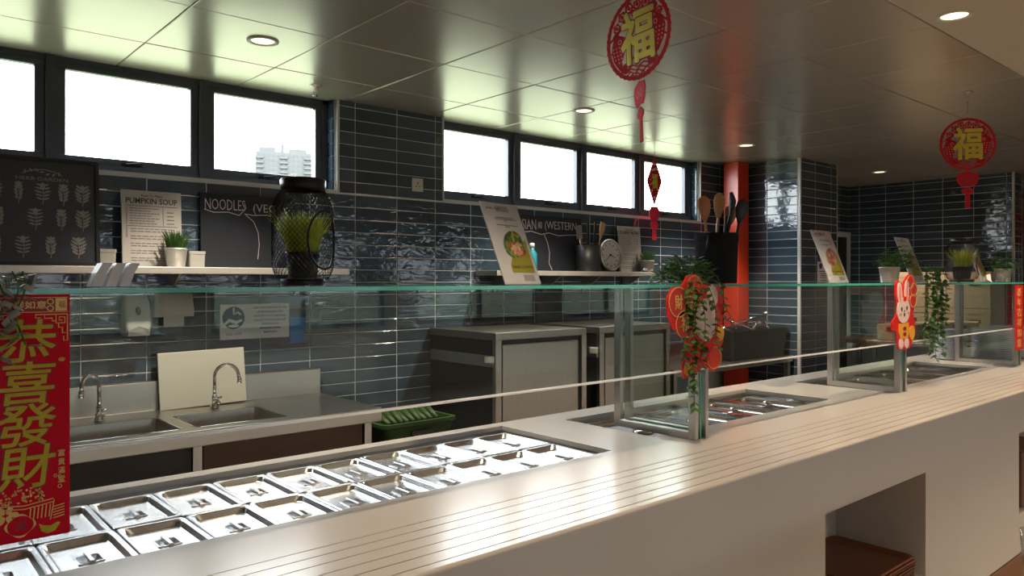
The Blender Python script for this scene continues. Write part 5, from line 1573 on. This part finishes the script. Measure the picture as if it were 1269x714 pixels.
# ================================================================== CUSTOMER (outside the frame; mirrored faintly in the front glass)
SKIN = mat('skin', (0.50, 0.30, 0.20), 0.5, var=0.04, sub=0.05)
SHIRT = mat('white_shirt', (0.74, 0.72, 0.68), 0.8, var=0.04, vscale=20)
JACKET = mat('dark_jacket', (0.022, 0.024, 0.030), 0.8, var=0.2, vscale=20)
TROUSER = mat('navy_trousers', (0.02, 0.026, 0.055), 0.8, var=0.2, vscale=20)
HAIR = mat('dark_hair', (0.012, 0.010, 0.009), 0.5, var=0.3, vscale=60)
def skin(name, pts, edges, radii, m, parent, root=0, levels=2):
    me = bpy.data.meshes.new(name)
    me.from_pydata(pts, edges, [])
    me.materials.append(m)
    o = link(name, me, parent)
    md = o.modifiers.new('skin', 'SKIN')
    md.use_smooth_shade = True
    sv = me.skin_vertices[0].data if me.skin_vertices else None
    if sv is None:
        me.skin_vertices_ensure() if hasattr(me, 'skin_vertices_ensure') else None
        sv = me.skin_vertices[0].data
    for i, r in enumerate(radii):
        sv[i].radius = r if isinstance(r, tuple) else (r, r)
        sv[i].use_root = (i == root)
    ss = o.modifiers.new('smooth', 'SUBSURF')
    ss.levels = levels; ss.render_levels = levels
    return o
pt = thing('person', 'person in dark jacket and white shirt, seen only mirrored in the glass', 'person', (6.48, 0.30, 0), R(8))
# body: pelvis, spine, neck, head, arms with hands, legs
V = [(0, 0, 0.95), (0, 0, 1.12), (0, 0.01, 1.32), (0, 0, 1.45), (0, 0.01, 1.53), (0, 0.02, 1.60), (0, 0.015, 1.68)]
Rr_ = [0.125, 0.115, 0.125, 0.055, (0.060, 0.066), (0.076, 0.092), (0.058, 0.070)]
E_ = [(0, 1), (1, 2), (2, 3), (3, 4), (4, 5), (5, 6)]
for s in (-1, 1):
    o_ = len(V)
    V += [(s * 0.17, 0.0, 1.39), (s * 0.225, -0.03, 1.12), (s * 0.19, 0.14, 0.98), (s * 0.175, 0.20, 0.965)]
    Rr_ += [0.055, 0.042, 0.028, (0.034, 0.018)]
    E_ += [(2, o_), (o_, o_ + 1), (o_ + 1, o_ + 2), (o_ + 2, o_ + 3)]
    for k, (dx, L) in enumerate(((-0.026, 0.060), (-0.009, 0.070), (0.009, 0.066), (0.026, 0.052))):
        q = len(V)
        V += [(s * 0.175 + dx, 0.225, 0.962), (s * 0.175 + dx * 1.1, 0.225 + L * 0.55, 0.952), (s * 0.175 + dx * 1.1, 0.225 + L * 0.85, 0.925)]
        Rr_ += [0.0095, 0.0085, 0.0075]
        E_ += [(o_ + 3, q), (q, q + 1), (q + 1, q + 2)]
    q = len(V)
    V += [(s * 0.175 - s * 0.038, 0.19, 0.960), (s * 0.175 - s * 0.048, 0.225, 0.950)]
    Rr_ += [0.011, 0.009]
    E_ += [(o_ + 3, q), (q, q + 1)]
    q = len(V)
    V += [(s * 0.09, 0.0, 0.88), (s * 0.10, 0.015, 0.49), (s * 0.105, -0.02, 0.09), (s * 0.115, 0.12, 0.04)]
    Rr_ += [0.085, 0.055, 0.040, (0.040, 0.028)]
    E_ += [(0, q), (q, q + 1), (q + 1, q + 2), (q + 2, q + 3)]
skin('body', V, E_, Rr_, SKIN, pt)
skin('shirt', [(0, 0, 0.90), (0, 0.003, 1.12), (0, 0.013, 1.30), (0, 0.005, 1.40)], [(0, 1), (1, 2), (2, 3)], [(0.165, 0.125), (0.150, 0.122), (0.165, 0.128), (0.10, 0.08)], SHIRT, pt)
JV = [(0, -0.03, 1.36)]; JR = [(0.12, 0.085)]; JE = []
for s in (-1, 1):
    q = len(JV)
    JV += [(s * 0.165, -0.005, 1.385), (s * 0.226, -0.03, 1.13), (s * 0.195, 0.12, 0.992), (s * 0.13, -0.02, 1.15), (s * 0.14, -0.02, 0.86)]
    JR += [0.074, 0.060, 0.044, (0.060, 0.115), (0.065, 0.12)]
    JE += [(0, q), (q, q + 1), (q + 1, q + 2), (0, q + 3), (q + 3, q + 4)]
skin('jacket', JV, JE, JR, JACKET, pt)
TV = [(0, 0, 0.97)]; TR = [(0.158, 0.128)]; TE = []
for s in (-1, 1):
    q = len(TV)
    TV += [(s * 0.092, 0.0, 0.85), (s * 0.102, 0.012, 0.49), (s * 0.105, -0.018, 0.11)]
    TR += [0.098, 0.072, 0.062]
    TE += [(0, q), (q, q + 1), (q + 1, q + 2)]
skin('trousers', TV, TE, TR, TROUSER, pt)
for s in (-1, 1):
    MB().loft([rrect(s * 0.11 - 0.05, s * 0.11 + 0.05, -0.09, 0.19, 0.048, 0.0, 4), rrect(s * 0.11 - 0.05, s * 0.11 + 0.05, -0.09, 0.19, 0.048, 0.025, 4), rrect(s * 0.11 - 0.045, s * 0.11 + 0.045, -0.085, 0.16, 0.044, 0.07, 4), rrect(s * 0.11 - 0.04, s * 0.11 + 0.04, -0.075, 0.06, 0.038, 0.105, 4)], True, True, True).build('shoe', BLACK, pt)
skin('hair', [(0, -0.03, 1.53), (0, -0.02, 1.62), (0, -0.005, 1.685)], [(0, 1), (1, 2)], [(0.070, 0.055), (0.088, 0.082), (0.070, 0.082)], HAIR, pt)
b = MB()
for s in (-1, 1):
    b.lathe([(0.010, -0.006), (0.011, 0.0), (0.006, 0.006)], 10, (s * 0.030, 0.098, 1.603), sy=0.6)
b.build('eyes', INK, pt)
MB().loft([rrect(-0.011, 0.011, 0.085, 0.118, 0.008, 1.565, 3), rrect(-0.006, 0.006, 0.085, 0.104, 0.005, 1.600, 3)], True, True, True).build('nose', SKIN, pt)
MB().lathe([(0.024, -0.004), (0.026, 0.0), (0.022, 0.004)], 14, (0, 0.082, 1.540), sy=0.5).build('mouth', PINK, pt)
for s in (-1, 1):
    MB().lathe([(0.012, -0.026), (0.018, 0.0), (0.014, 0.024)], 10, (s * 0.083, 0.005, 1.595), sx=0.5).build('ear', SKIN, pt)
